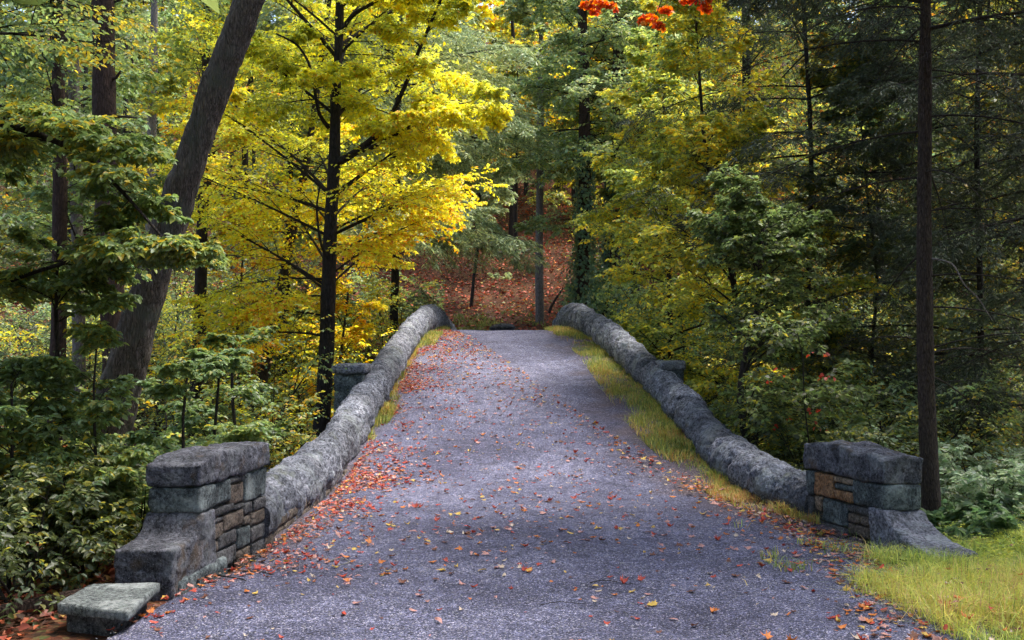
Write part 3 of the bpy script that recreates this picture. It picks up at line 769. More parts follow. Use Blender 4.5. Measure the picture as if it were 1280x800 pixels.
# --- the forked yellow tree by the left parapet
TGRAD[:] = [.085, 4.9]
tr, rd = trace([(403, 520, 20, 21), (408, 440, 20, 20), (411, 350, 20, 18), (414, 270, 20, 17), (418, 200, 20, 15), (420, 120, 20, 13), (424, 40, 20, 11), (425, -20, 20, 10)], 14)
L1 = limb([(417, 206, 20, 11), (440, 193, 19.9, 10), (462, 177, 19.7, 9), (483, 155, 19.5, 8), (505, 110, 19.2, 6), (525, 60, 19, 5), (550, 2, 18.8, 3.5), (575, -60, 18.6, 2)])
L2 = limb([(445, 191, 19.9, 7), (470, 182, 19.6, 6), (500, 165, 19.2, 5), (530, 150, 18.9, 4.5), (570, 133, 18.6, 3.5), (610, 118, 18.4, 2)])
L3 = limb([(411, 160, 20, 5.5), (399, 142, 19.8, 5), (393, 110, 19.6, 4), (388, 85, 19.5, 3.5), (370, 55, 19.4, 3), (345, 42, 19.2, 2)])
L4 = limb([(424, 45, 20, 8), (440, 20, 19.7, 6), (470, 2, 19.4, 5), (520, -25, 19, 3)])
L5 = limb([(413, 330, 20, 4), (400, 300, 19.5, 3.5), (396, 262, 19.3, 3), (400, 232, 19.2, 2)])
def prim(rng, sp, sr):
    a = along(rng, sp, sr, 66, .34, .97, prof([.3, .45, .7, 1], [2.6, 3.8, 4.2, 1.8]), lin(12, 58), .10)
    b1 = along(rng, *L1, 14, .15, 1, lin(1.8, .9), lin(15, 30), .15)
    b2 = along(rng, *L2, 12, .15, 1, lin(1.7, .8), lin(8, 10), .2)
    b3 = along(rng, *L3, 9, .2, 1, lin(1.6, .8), lin(10, 20), .15)
    b4 = along(rng, *L4, 6, .2, 1, lin(1.8, .8), lin(20, 20), .15)
    c = along(rng, sp, sr, 12, .29, .42, lin(2.4, 2.6), lin(2, 2), .22)
    k = (a.d[:, 1] > -.45) | (a.p[:, 2] > 9.5); a = Sh(a.p[k], a.d[k], a.L[k], a.dr[k], a.r[k])
    return cat(a, b1, b2, b3, b4, c)
make_tree('beech_tree', 'forked dark trunk with bright yellow crown behind the left parapet wall', tr, rd, M_BARK_DARK, prim, dict(BEECH, n2=13, n3=10, r3=.55, nl=8, size=.09, wr=.6, freq=.45, jit=.75), YEL, 11,
          group='trees by the bridge', limbs=[L1, L2, L3, L4, L5], sides=16, rough=.22, step=.12)

TGRAD[:] = [0., 0.]
# --- the thick leaning trunk
tr, rd = trace([(98, 660, 13.4, 70), (128, 565, 13.3, 60), (152, 480, 13.2, 52), (175, 400, 13.1, 47), (203, 310, 13, 43), (233, 220, 12.9, 41), (266, 120, 12.8, 39), (293, 50, 12.7, 37.5), (317, -12, 12.6, 36)], 17, (1.2, .8))
def prim(rng, sp, sr): return along(rng, sp, sr, 26, .66, 1, lin(4.2, 2), lin(20, 45), .12)
make_tree('leaning_tree', 'thick grey leaning trunk with furrowed bark', tr, rd, M_BARK_GREY, prim, dict(BEECH, size=.1), YELG, 12, group='trees by the bridge', sides=56, rough=.30, step=.05)

# --- dark straight trunk behind it, with broken stubs
tr, rd = trace([(152, 620, 17, 40), (147, 480, 17, 35), (141, 390, 17, 33), (136, 300, 17, 31), (132, 200, 17, 30), (130, 100, 17, 28), (129, 0, 17, 27)], 19)
st = [limb([(138, 100, 17, 5), (147, 96, 16.9, 4), (151, 88, 16.9, 2)]), limb([(131, 64, 17, 5), (112, 66, 16.9, 3.5), (104, 65, 16.9, 2)]), limb([(140, 146, 17, 4), (160, 146, 16.8, 3), (178, 149, 16.6, 1.5)])]
def prim(rng, sp, sr): return along(rng, sp, sr, 26, .5, .98, lin(3.6, 1.5), lin(10, 35), .15)
make_tree('straight_tree', 'dark red brown straight trunk with broken stubs behind the leaning trunk', tr, rd, M_BARK_RED, prim, dict(BEECH, size=.09), GRN, 13, group='trees by the bridge', limbs=st, sides=24, rough=.2, step=.1)

# --- thinner trunks deeper in the wood at left
slim = [('slim trunk with pinkish brown bark nearest the left edge', [(66, 640, 19, 22), (70, 500, 19, 20), (74, 380, 19, 19), (75, 250, 19, 18), (73, 100, 19, 16)], M_BARK_RED, GRN),
        ('pale reddish slim trunk beside the pinkish brown one', [(100, 620, 21, 19), (99, 480, 21, 17), (98, 350, 21, 16), (94, 200, 21, 15), (92, 80, 21, 13)], M_BARK_PALE, GRN),
        ('dark slim trunk between the leaning trunk and the forked yellow tree', [(247, 470, 24, 17), (250, 400, 24, 16), (252, 310, 24, 15), (256, 200, 24, 13), (258, 90, 24, 12)], M_BARK_DARK, YELG),
        ('dark slanting trunk just behind the forked yellow tree', [(318, 520, 25, 16), (335, 440, 25, 14), (350, 370, 25, 13), (363, 300, 25, 12), (374, 250, 25, 11), (388, 170, 25, 9)], M_BARK_DARK, YEL),
        ('thin upright dark trunk under the orange yellow leaves', [(352, 500, 29, 11), (356, 420, 29, 10), (359, 340, 29, 9), (362, 240, 29, 8)], M_BARK_DARK, YELG),
        ('grey distant trunk seen through the gap above the dark stubs', [(186, 420, 30, 13), (188, 300, 30, 12), (190, 150, 30, 12), (192, 60, 30, 11)], M_BARK_PALE, YELG)]
for k, (lb, l, bk, pal) in enumerate(slim):
    tr, rd = trace(l, 15)
    make_tree('slim_tree', lb, tr, rd, bk, lambda rng, sp, sr: along(rng, sp, sr, 20, .42, .98, lin(2.8, 1.2), lin(15, 50), .13), dict(BEECH, n2=13, n3=8, nl=8, size=.115), pal, 30+k, group='slim trees in the wood at left', sides=12, rough=.15, step=.2)

# --- green beech reaching in over the left side, its trunk beyond the frame
tr = A([(-6.3, 9.4, -2.), (-6.25, 9.4, 2), (-6.1, 9.5, 5), (-6., 9.6, 9), (-5.8, 9.6, 13)]); rd = A([.2, .17, .15, .11, .03])
LB = limb([(-80, 118, 9.4, 16), (-20, 148, 9.2, 12), (40, 165, 9, 9), (90, 187, 8.9, 7.5), (135, 222, 8.8, 6), (180, 270, 8.7, 4), (215, 312, 8.6, 2.5)])
LB = (np.vstack([A([-6.15, 9.45, 4.2]), LB[0]]), np.r_[.07, LB[1]])
LC = limb([(-80, 390, 9.6, 8), (-10, 360, 9.4, 6), (60, 335, 9.2, 5), (130, 318, 9.1, 4), (220, 315, 9., 2.5), (300, 320, 9., 1.5)])
LC = (np.vstack([A([-6.25, 9.4, 2.0]), LC[0]]), np.r_[.05, LC[1]])
def prim(rng, sp, sr):
    a = along(rng, sp, sr, 22, .42, .97, prof([0, .4, 1], [2.8, 2.9, 1.3]), lin(-2, 30), .18, az=(10, 75))
    b1 = along(rng, *LB, 22, .22, 1, lin(1.3, .6), lin(0, 5), .22)
    b2 = along(rng, *LC, 15, .25, 1, lin(1.1, .5), lin(5, 5), .2)
    return cat(a, b1, b2)
make_tree('beech_tree', 'green beech whose arching dark branch crosses the upper left of the view', tr, rd, M_BARK_DARK, prim, dict(BEECH, n2=13, n3=7, nl=7, size=.072, freq=.6, tw3=True, jit=.42, u2=.2, u3=.25), GRN, 41, group='trees by the bridge', limbs=[LB, LC])

# --- saplings in front of the leaning trunk
def sapling(label, l, n, Lm, pal, seed, size=.072, el=(18, 50), t0=.15, group='saplings at left', spec=None):
    tr, rd = trace(l)
    return make_tree('sapling', label, tr, rd, M_TWIG, lambda rng, sp, sr: along(rng, sp, sr, n, t0, 1, lin(Lm, Lm*.45), lin(el[0], el[1]), .22), dict(BEECH, n2=13, n3=6, nl=7, size=size, freq=.8, tw3=True, jit=.42, u2=.2, u3=.22, **(spec or {})), pal, seed, group=group, sides=8)
sapling('thin sapling with layered green sprays left of the leaning trunk', [(70, 690, 9.5, 7), (71, 560, 9.5, 6.5), (72, 450, 9.5, 5.5), (70, 370, 9.4, 4.5), (73, 300, 9.4, 3)], 15, 1.4, GRN, 51)
sapling('leafy green sapling spreading flat sprays just behind the cap of the taller pier', [(262, 700, 11.6, 5), (264, 600, 11.6, 4.5), (270, 520, 11.5, 4), (275, 455, 11.4, 3)], 13, 1.1, GRN, 52)
sapling('low bushy sapling at the far left edge above the log', [(12, 760, 8.4, 6), (10, 660, 8.4, 5), (16, 560, 8.4, 4), (14, 480, 8.4, 3)], 15, 1.2, GRN, 53)
sapling('yellow tipped sapling behind the left pier and rounded wall', [(300, 640, 15, 5), (296, 560, 15, 5), (290, 480, 15, 4), (292, 420, 15, 3)], 14, 1.7, [((.40, .30, .03), 1), ((.25, .28, .05), 2), ((.12, .18, .045), 4), ((.08, .13, .04), 4)], 54, .085)
sapling('orange yellow sapling low beside the dark forked trunk', [(420, 520, 22, 4), (424, 460, 22, 4), (430, 410, 22, 3), (436, 360, 22, 2.5)], 16, 2.0, YEL[:4], 55, .09)
sapling('orange leaved sapling under the slanting trunk', [(300, 500, 23, 4), (296, 430, 23, 4), (300, 370, 23, 3), (305, 300, 23, 2.5)], 16, 2.1, [((.5, .16, .02), 1), ((.55, .28, .02), 3), ((.5, .38, .03), 3), ((.2, .22, .05), 2)], 56, .09)

sapling('tall feathery sapling rising in the bottom left corner', [(118, 790, 8.6, 5), (116, 690, 8.6, 4.5), (120, 590, 8.6, 4), (117, 490, 8.6, 3), (121, 430, 8.6, 2)], 15, 1.0, GRN, 57, .062)
sapling('feathery sapling with pale thin stem close behind the taller pier', [(228, 700, 10., 5), (231, 620, 10., 4.5), (228, 540, 10., 4), (234, 470, 10., 3)], 13, .9, GRN, 58, .062)
# --- shrubs
def shrub(name, label, c, h, wd, pal, seed, ns=7, size=.07, group=None, nl=7, n2=7, n3=3, wr=.55, el=58):
    rng = np.random.default_rng(seed)
    c = A([c[0], c[1], float(ground_z(c[0], c[1]))])
    t = thing(name, label, 'shrub', c, group)
    lst = []
    for k in range(ns):
        a = k*2.4+rng.normal(0, .3); e = R(el+rng.normal(0, 12)); L = h*rng.uniform(.75, 1.15)/max(math.sin(e), .5)
        d = A([math.cos(e)*math.cos(a)*wd, math.cos(e)*math.sin(a)*wd, math.sin(e)])
        lst.append((c+A([math.cos(a)*.1*wd, math.sin(a)*.1*wd, -.05]), d, L, .15, .008+.006*h))
    S1 = shoots(lst); ok = np.all([corridor_keep(S1.at(np.arange(len(S1)), np.full(len(S1), q))) for q in (.3, .5, .7, .85, 1.)], 0)
    if ok.sum() < 2: ok[:2] = True
    S1 = Sh(S1.p[ok], S1.d[ok], S1.L[ok], S1.dr[ok], S1.r[ok])
    b = Buf(); twigs(b, S1, 8, 5, 0); obj('stem', b, M_TWIG, t)
    b = Buf()
    S2 = kids(rng, S1, n2+6, .12, 1, 55, .62, .14, .4); S3 = kids(rng, S2, n3+5, .1, 1, 50, .55, .14, .4)
    kk = corridor_keep(S2.p+S2.d*S2.L[:, None]) & corridor_keep(S2.p+S2.d*S2.L[:, None]*.5); twigs(b, Sh(S2.p[kk], S2.d[kk], S2.L[kk], S2.dr[kk], S2.r[kk]), 4, 3, 1)
    for S in (S2, S3): leaves_on(rng, b, S, nl+2, size*.85, wr, pal, .3, .6, seed=seed, freq=1.2)
    obj('foliage', b, [M_LEAF, M_TWIG], t, True, True)
    return t
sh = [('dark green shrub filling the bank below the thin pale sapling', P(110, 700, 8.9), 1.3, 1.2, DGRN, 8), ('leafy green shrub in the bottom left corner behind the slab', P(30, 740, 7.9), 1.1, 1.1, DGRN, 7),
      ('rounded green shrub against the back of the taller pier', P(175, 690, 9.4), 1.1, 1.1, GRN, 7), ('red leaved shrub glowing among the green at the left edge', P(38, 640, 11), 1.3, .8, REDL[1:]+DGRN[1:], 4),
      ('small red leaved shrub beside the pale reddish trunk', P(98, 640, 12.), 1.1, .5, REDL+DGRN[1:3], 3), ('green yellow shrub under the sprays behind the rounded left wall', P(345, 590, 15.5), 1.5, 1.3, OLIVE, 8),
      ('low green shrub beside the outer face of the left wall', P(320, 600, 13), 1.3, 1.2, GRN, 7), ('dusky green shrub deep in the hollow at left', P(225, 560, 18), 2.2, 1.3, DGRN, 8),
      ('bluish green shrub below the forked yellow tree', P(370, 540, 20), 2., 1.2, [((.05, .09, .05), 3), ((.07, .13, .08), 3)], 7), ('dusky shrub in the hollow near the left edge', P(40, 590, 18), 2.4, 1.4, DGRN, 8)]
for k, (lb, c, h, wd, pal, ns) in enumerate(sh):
    g = ground_z(c[0], c[1]); shrub('shrub', lb, c, h+max(0, min(1.8, -float(g)*.5)), wd, pal, 70+k, ns, group='shrubs left of the bridge')

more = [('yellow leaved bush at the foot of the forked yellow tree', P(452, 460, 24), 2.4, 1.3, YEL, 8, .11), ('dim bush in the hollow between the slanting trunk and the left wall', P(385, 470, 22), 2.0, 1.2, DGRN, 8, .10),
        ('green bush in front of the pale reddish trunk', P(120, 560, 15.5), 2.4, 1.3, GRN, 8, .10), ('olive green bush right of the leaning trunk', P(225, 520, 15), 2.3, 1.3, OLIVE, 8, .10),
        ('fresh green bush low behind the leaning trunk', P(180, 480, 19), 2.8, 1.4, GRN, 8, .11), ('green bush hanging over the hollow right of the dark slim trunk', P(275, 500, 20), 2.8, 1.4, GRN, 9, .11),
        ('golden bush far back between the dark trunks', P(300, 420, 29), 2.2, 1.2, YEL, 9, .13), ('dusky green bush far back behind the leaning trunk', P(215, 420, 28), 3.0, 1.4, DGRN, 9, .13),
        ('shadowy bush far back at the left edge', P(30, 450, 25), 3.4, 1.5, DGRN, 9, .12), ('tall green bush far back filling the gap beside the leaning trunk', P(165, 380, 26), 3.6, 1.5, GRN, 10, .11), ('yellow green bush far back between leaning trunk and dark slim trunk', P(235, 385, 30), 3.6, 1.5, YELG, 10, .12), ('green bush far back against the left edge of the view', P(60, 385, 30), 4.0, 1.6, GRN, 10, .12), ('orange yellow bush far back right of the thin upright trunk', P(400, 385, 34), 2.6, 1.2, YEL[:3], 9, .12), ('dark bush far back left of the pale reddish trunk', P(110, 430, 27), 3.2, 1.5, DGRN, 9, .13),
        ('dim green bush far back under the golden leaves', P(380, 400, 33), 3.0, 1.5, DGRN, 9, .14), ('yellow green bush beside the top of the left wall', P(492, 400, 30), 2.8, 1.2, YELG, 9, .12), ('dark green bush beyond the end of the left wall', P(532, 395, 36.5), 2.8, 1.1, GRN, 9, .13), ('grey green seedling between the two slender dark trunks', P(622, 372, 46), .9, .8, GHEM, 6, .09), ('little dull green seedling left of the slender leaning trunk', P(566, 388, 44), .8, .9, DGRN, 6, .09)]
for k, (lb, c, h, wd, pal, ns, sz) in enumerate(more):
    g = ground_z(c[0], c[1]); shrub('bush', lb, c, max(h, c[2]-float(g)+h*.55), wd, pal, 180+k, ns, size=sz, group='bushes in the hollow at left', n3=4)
# --- right side: hemlock with bare lower branches
tr, rd = trace([(1164, 640, 11, 25), (1161, 560, 11, 22.5), (1157, 450, 11, 20.5), (1155, 300, 11, 18.5), (1156, 150, 11, 16.5), (1157, 0, 11, 14.5)], 15)
HS = dict(n2=16, r2=.56, a2=55, d2=.30, n3=13, r3=.42, a3=50, d3=.28, nl=15, size=.085, wr=.2, droop=.35, jit=.9, spread=.9, freq=.8, u2=.3, u3=.32, tw3=True)
def prim(rng, sp, sr): return along(rng, sp, sr, 60, .36, .97, prof([.36, .55, .8, 1], [2.6, 3.0, 2.2, .6]), lin(3, 20), .22)
ht = make_tree('hemlock_tree', 'dark feathery hemlock rising behind the lower stone pier', tr, rd, M_BARK_HEM, prim, HS, HEM, 91, group='conifers', sides=32, rough=.28, step=.08, leafmat=M_NEEDLE, shape='sliver')
rng = np.random.default_rng(92)
sp, sr = smooth_line(tr, rd, .1)
D1 = along(rng, sp, sr, 42, .10, .55, lin(1.9, 2.6), lin(2, 8), .30)
D1.r *= .55; cln = lambda S: (lambda k: Sh(S.p[k], S.d[k], S.L[k], S.dr[k], S.r[k]))(np.all([corridor_keep(S.at(np.arange(len(S)), np.full(len(S), q))) for q in (.3, .5, .7, .85, 1.)], 0))
D1 = cln(D1); b = Buf(); twigs(b, D1, 8, 5, 0); D2 = cln(kids(rng, D1, 7, .2, 1, 45, .5, .35, .3)); twigs(b, D2, 5, 3, 0, .0018); D3 = cln(kids(rng, D2, 4, .2, 1, 45, .5, .3, .3)); twigs(b, D3, 3, 3, 0, .0015)
obj('bare_branches', b, M_TWIG, ht)
b = Buf(); q = limb([(1160, 322, 11, 2.6), (1190, 330, 10.6, 2.2), (1205, 355, 10.4, 2), (1222, 372, 10.3, 1.6), (1240, 400, 10.2, 1)]); q = smooth_line(*q, .05); tube(b, *q, 6, 0, .1); obj('dead_branch', b, M_BARK_PALE, ht)
# more conifers standing back at the right
con = [('dark hemlock with drooping sprays left of the hemlock behind the pier', [(1022, 560, 20, 7), (1010, 400, 20, 6.5), (1014, 200, 20, 6), (1004, 0, 20, 5)], 15, HEM, 3.2, 62, 'dark'),
       ('blackish hemlock boughs hanging in from the right edge of the view', [(1352, 560, 15, 22), (1356, 400, 15, 20), (1358, 200, 15, 18), (1360, 0, 15, 16)], 16, HEM, 3.0, 44, 'red'),
       ('dark hemlock boughs between the pier hemlock and the right edge', [(1222, 560, 18, 9), (1226, 400, 18, 8), (1221, 200, 18, 7), (1225, 0, 18, 6)], 15, HEM, 3.1, 64, 'dark'),
       ('grey green hemlock with hanging sprays behind the yellow crown', [(492, 410, 31, 11), (495, 300, 31, 10), (497, 150, 31, 9), (500, 0, 31, 8)], 17, GHEM, 4.3, 58, 'dark')]
for k, (lb, l, H, pal, Lm, n, bk) in enumerate(con):
    tr, rd = trace(l, H)
    big = dict(HS, tw3=k == 1) if k < 3 else dict(HS, size=.16, wr=.22, tw3=False)
    make_tree('hemlock_tree', lb, tr, rd, M_BARK_HEM if bk == 'red' else M_BARK_DARK, (lambda Lm, n: lambda rng, sp, sr: along(rng, sp, sr, n, .30 if Lm > 3.5 else .16, .97, prof([.16, .5, .8, 1], [Lm, Lm, Lm*.7, .6]), lin(0, 15), .22))(Lm, n), big, pal, 95+k, group='conifers', sides=14, rough=.12, step=.15, leafmat=M_NEEDLE, shape='sliver')

# --- ivy clad trunks and tall trees beyond the right parapet
def ivy_tree(label, l, H, seed, top_pal, crownspec, zt):
    tr, rd = trace(l, H)
    t = make_tree('ivy_clad_tree', label, tr, rd, M_BARK_RED, lambda rng, sp, sr: along(rng, sp, sr, 34, .30, .97, prof([.3, .5, 1], [2.6, 3.6, 1.2]), lin(-5, 30), .18), crownspec, top_pal, seed, group='ivy clad trees', sides=14, rough=.15, step=.15)
    rng = np.random.default_rng(seed+1); n = 4200
    sp, sr = smooth_line(foot(tr, rd)[0], foot(tr, rd)[1], .1)
    z = sp[0][2]+(zt-sp[0][2])*rng.uniform(0, 1, n)**1.5
    a = rng.uniform(0, 2*math.pi, n)
    cx = np.interp(z, sp[:, 2], sp[:, 0]); cy_ = np.interp(z, sp[:, 2], sp[:, 1]); r0 = np.interp(z, sp[:, 2], sr)
    f_ = np.clip((z-sp[0][2])/(zt-sp[0][2]), 0, 1)
    bulge = .5+.9*np.clip(fbm(np.stack([np.cos(a)*1.2, np.sin(a)*1.2, z*.9], -1), 3, seed), -.4, .8)
    rr = r0+(.03+.75*(1-f_)**1.6+.15)*rng.uniform(.2, 1, n)*np.clip(bulge, .05, 1.2)
    p = np.stack([cx+rr*np.cos(a), cy_+rr*np.sin(a), z], -1)
    out = np.stack([np.cos(a), np.sin(a), a*0+.45], -1)
    ax = np.stack([-np.sin(a)*rng.normal(0, .6, n), np.cos(a)*rng.normal(0, .6, n), -np.ones(n)], -1)+out*.3
    k = corridor_keep(p)
    b = Buf(); L = .13*rng.uniform(.6, 1.2, n); add_leaves(b, p[k], ax[k], (out+rng.normal(0, .35, (n, 3)))[k], L[k], L[k]*.85, tint(rng, p, IVY, 1.2, .3, seed)[k])
    o = obj('ivy', b, M_LEAF, None, True, True)
    c = A([tr[0][0], tr[0][1]-.3, sp[0][2]+.3]); me = o.data
    co_ = np.zeros(len(me.vertices)*3, np.float32); me.vertices.foreach_get('co', co_); co_ = co_.reshape(-1, 3)-c; me.vertices.foreach_set('co', co_.astype(np.float32).ravel()); o.location = tuple(c)
    return t, o
FAR = dict(BEECH, n2=13, n3=8, nl=8, size=.14, freq=.35)
t, o = ivy_tree('brown trunk wrapped in ivy above the crest, nearer the path', [(727, 390, 34, 18), (731, 250, 34, 16), (730, 100, 34, 14), (727, 0, 34, 12)], 16, 101, GRN[1:]+GHEM[:2], FAR, 9.)
tag(o, 'dark ivy hanging on the trunk nearer the path', 'ivy', 'ivy on the trunks')
t, o = ivy_tree('thicker red brown trunk with ivy on its lower half', [(764, 390, 36, 24), (768, 250, 36, 21), (772, 150, 36, 19), (776, 0, 36, 16)], 18, 105, GHEM+YELG[3:], FAR, 8.)
tag(o, 'green ivy climbing the thicker of the two ivy trunks', 'ivy', 'ivy on the trunks')
shrub('ivy_thicket', 'glossy bluish green ivy thicket behind the top of the right wall', P(770, 400, 31.5), 2.6, 1.4, IVY, 110, 14, .12, None, 8, 8, 4, .8)

tall = [('tall yellow green tree on a thin stem beyond the right wall', [(925, 420, 20, 7), (915, 345, 20, 6.5), (903, 290, 20, 6), (890, 235, 20, 5), (880, 170, 20, 4.5), (874, 90, 20, 3.5)], 9.5, YELG, 2.7, 58, .092, (.12, 1)),
        ('yellow leaved young tree beside the ivy thicket', [(838, 420, 26, 7), (836, 330, 26, 6), (832, 240, 26, 5), (830, 150, 26, 4)], 9.5, YELG, 3.0, 50, .105, (.10, 1)),
        ('leafy green tree leaning over the middle of the right wall', [(935, 560, 15.5, 10), (925, 500, 15.5, 9), (930, 450, 15.5, 7), (945, 390, 15.6, 6), (950, 330, 15.7, 5), (955, 260, 15.8, 3)], None, [((.45, .42, .05), 1), ((.3, .32, .06), 1)]+DGRN[1:4]+GRN[2:4], 2.2, 44, .085, (.12, 1)),
        ('green and gold understorey tree behind the hemlock trunk', [(1100, 560, 20, 5), (1090, 450, 20, 4.5), (1096, 350, 20, 4), (1085, 250, 20, 3)], 8, [((.4, .28, .03), 1.2), ((.25, .26, .05), 1.5)]+DGRN, 2.9, 40, .10, (.15, 1)),
        ('yellow flecked understorey tree at the right edge', [(1235, 560, 21, 5), (1243, 450, 21, 4.5), (1236, 330, 21, 4), (1244, 250, 21, 3)], 8, [((.42, .3, .03), 1.2), ((.25, .26, .05), 1.5)]+DGRN, 2.8, 40, .10, (.15, 1)),
        ('tall green tree with paler leaves above the ivy trunks', [(830, 410, 38, 14), (826, 280, 38, 13), (822, 150, 38, 12), (820, 0, 38, 10)], 19, MIX, 4.2, 46, .14, (.25, .98)),
        ('tall mixed green and yellow tree at the top right of centre', [(940, 420, 30, 14), (936, 280, 30, 13), (934, 150, 30, 12), (932, 0, 30, 10)], 17, MIX, 4.0, 46, .13, (.25, .98))]
for k, (lb, l, H, pal, Lm, n, sz, tt) in enumerate(tall):
    tr, rd = trace(l, H)
    make_tree('tree', lb, tr, rd, M_BARK_DARK, (lambda Lm, n, tt: lambda rng, sp, sr: along(rng, sp, sr, n, tt[0], tt[1], prof([0, .4, 1], [Lm*.85, Lm, Lm*.4]), lin(12, 52), .16))(Lm, n, tt), dict(BEECH, n2=13, n3=9, nl=8, size=sz*1.08, freq=.5), pal, 120+k, group='trees right of the bridge', sides=10, rough=.12, step=.2)

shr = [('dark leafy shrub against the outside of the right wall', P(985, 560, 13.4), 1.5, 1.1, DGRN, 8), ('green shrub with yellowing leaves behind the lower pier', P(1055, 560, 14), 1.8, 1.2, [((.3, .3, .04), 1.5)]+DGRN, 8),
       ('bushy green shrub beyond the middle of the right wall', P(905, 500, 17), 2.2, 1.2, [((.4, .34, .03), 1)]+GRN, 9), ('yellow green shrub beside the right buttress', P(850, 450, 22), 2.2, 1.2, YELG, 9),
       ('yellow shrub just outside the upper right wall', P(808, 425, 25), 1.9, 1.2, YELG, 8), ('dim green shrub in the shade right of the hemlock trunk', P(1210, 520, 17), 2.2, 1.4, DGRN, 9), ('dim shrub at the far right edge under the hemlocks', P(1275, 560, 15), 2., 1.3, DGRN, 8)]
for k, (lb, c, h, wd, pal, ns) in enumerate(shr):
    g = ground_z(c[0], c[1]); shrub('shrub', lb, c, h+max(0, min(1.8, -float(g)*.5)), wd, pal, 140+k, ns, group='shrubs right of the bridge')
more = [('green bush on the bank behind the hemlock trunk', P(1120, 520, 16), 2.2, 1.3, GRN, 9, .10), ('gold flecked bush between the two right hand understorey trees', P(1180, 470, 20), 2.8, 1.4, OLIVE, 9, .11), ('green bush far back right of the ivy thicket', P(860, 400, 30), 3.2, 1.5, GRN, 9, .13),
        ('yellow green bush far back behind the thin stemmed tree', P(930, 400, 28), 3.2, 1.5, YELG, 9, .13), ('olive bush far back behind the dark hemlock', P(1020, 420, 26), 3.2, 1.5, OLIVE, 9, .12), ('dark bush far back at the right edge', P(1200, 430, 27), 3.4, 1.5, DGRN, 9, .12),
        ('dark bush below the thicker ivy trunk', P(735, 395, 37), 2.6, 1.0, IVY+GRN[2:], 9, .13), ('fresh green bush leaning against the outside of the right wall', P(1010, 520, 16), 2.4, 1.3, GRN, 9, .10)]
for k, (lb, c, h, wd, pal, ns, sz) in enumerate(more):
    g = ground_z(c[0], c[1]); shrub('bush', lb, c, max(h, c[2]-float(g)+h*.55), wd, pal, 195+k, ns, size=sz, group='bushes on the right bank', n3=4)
shrub('pale_shrub', 'pale silvery leaved shrub behind the grass at the right edge', P(1236, 600, 12.4), 1.25, 1.2, PALE, 150, 9, .085)
shrub('woodland_plant', 'broad leaved green plant between the lower stone pier and the hemlock trunk', P(1178, 650, 10.4), .50, 1.0, [((.16, .25, .10), 2), ((.10, .17, .07), 3)], 151, 7, .12, 'woodland plants', 5, 4, 2, .6, 62)
shrub('woodland_plant', 'broad leaved plant under the pale silvery shrub', P(1240, 640, 11.), .45, 1.1, [((.10, .16, .06), 2), ((.06, .10, .04), 3)], 152, 6, .12, 'woodland plants', 5, 4, 2, .6, 50)
tr, rd = trace([(1012, 560, 13.6, 1.8), (1005, 500, 13.6, 1.6), (1004, 450, 13.5, 1.3), (996, 415, 13.5, .9)])
make_tree('maple_sapling', 'thin sapling with a few orange red leaves above the right wall', tr, rd, M_TWIG, lambda rng, sp, sr: along(rng, sp, sr, 6, .55, 1, lin(.55, .4), lin(0, 10), .4), dict(BEECH, n2=3, n3=1, nl=1, size=.065, wr=.8, tw3=True), REDL[:3], 155, sides=6)

# --- overhead maple with orange sprays hanging into the top of the view
tr = A([(6.2, 6.5, -.3), (6.2, 6.6, 4), (6., 6.9, 8), (5.8, 7, 12)]); rd = A([.2, .17, .13, .05])
LM = (A([(6.1, 6.8, 6.3), tuple(P(1010, -190, 12)), tuple(P(920, -75, 13.4)), tuple(P(850, -38, 14)), tuple(P(790, -22, 14.4)), tuple(P(720, -20, 14.8))]), A([.08, .06, .045, .03, .02, .01]))
LN = (A([P(905, -62, 13.5), P(890, -30, 13.5), P(872, 0, 13.5), P(860, 10, 13.5)]), A([.02, .014, .009, .004]))
LO = (A([P(840, -35, 14), P(830, -10, 14), P(820, 18, 14), P(805, 26, 14)]), A([.014, .01, .007, .003]))
LQ = (A([P(770, -20, 14.5), P(757, -8, 14.5), P(748, 0, 14.5), P(735, 0, 14.5)]), A([.012, .009, .006, .003]))
def prim(rng, sp, sr):
    return cat(along(rng, sp, sr, 16, .62, 1, lin(2.5, 1), lin(20, 40), .1), *[along(rng, *q, 4, .55, 1, lin(.36, .2), lin(-8, -12), .3) for q in (LN, LO, LQ)])
make_tree('maple_tree', 'bright orange red maple sprays hanging into the top of the view', tr, rd, M_BARK_GREY, prim, dict(BEECH, n2=6, n3=3, nl=3, size=.075, wr=.85, jit=.8, tw3=True), ORG, 160, limbs=[LM, LN, LO, LQ])

# --- far bank trunks seen over the crest
farb = [('pale straight trunk standing just beyond the crest', [(675, 409, 40, 11.5), (674, 330, 40, 10.5), (675, 220, 40, 9.5), (676, 100, 40, 8.5)], M_BARK_PALE, 17, GHEM),
        ('slender dark leaning trunk left of the pale trunk on the far bank', [(588, 398, 43, 5), (592, 350, 43, 4.5), (597, 310, 43, 4), (600, 240, 43, 3.5)], M_BARK_DARK, 13, GHEM),
        ('slender upright dark trunk higher on the red bank', [(643, 372, 50, 5.5), (645, 330, 50, 5), (645, 280, 50, 4.5), (646, 200, 50, 4)], M_BARK_DARK, 17, MIX)]
for k, (lb, l, bk, H, pal) in enumerate(farb):
    tr, rd = trace(l, H)
    make_tree('bank_tree', lb, tr, rd, bk, lambda rng, sp, sr: along(rng, sp, sr, 26, .42, .98, lin(2.8, 1.3), lin(-5, 30), .2), dict(FAR, size=.15), pal, 170+k, group='trunks on the far bank', sides=10, rough=.1, step=.3)
tr, rd = trace([(688, 386, 42, 3.5), (694, 375, 42, 3), (704, 360, 42, 2)])
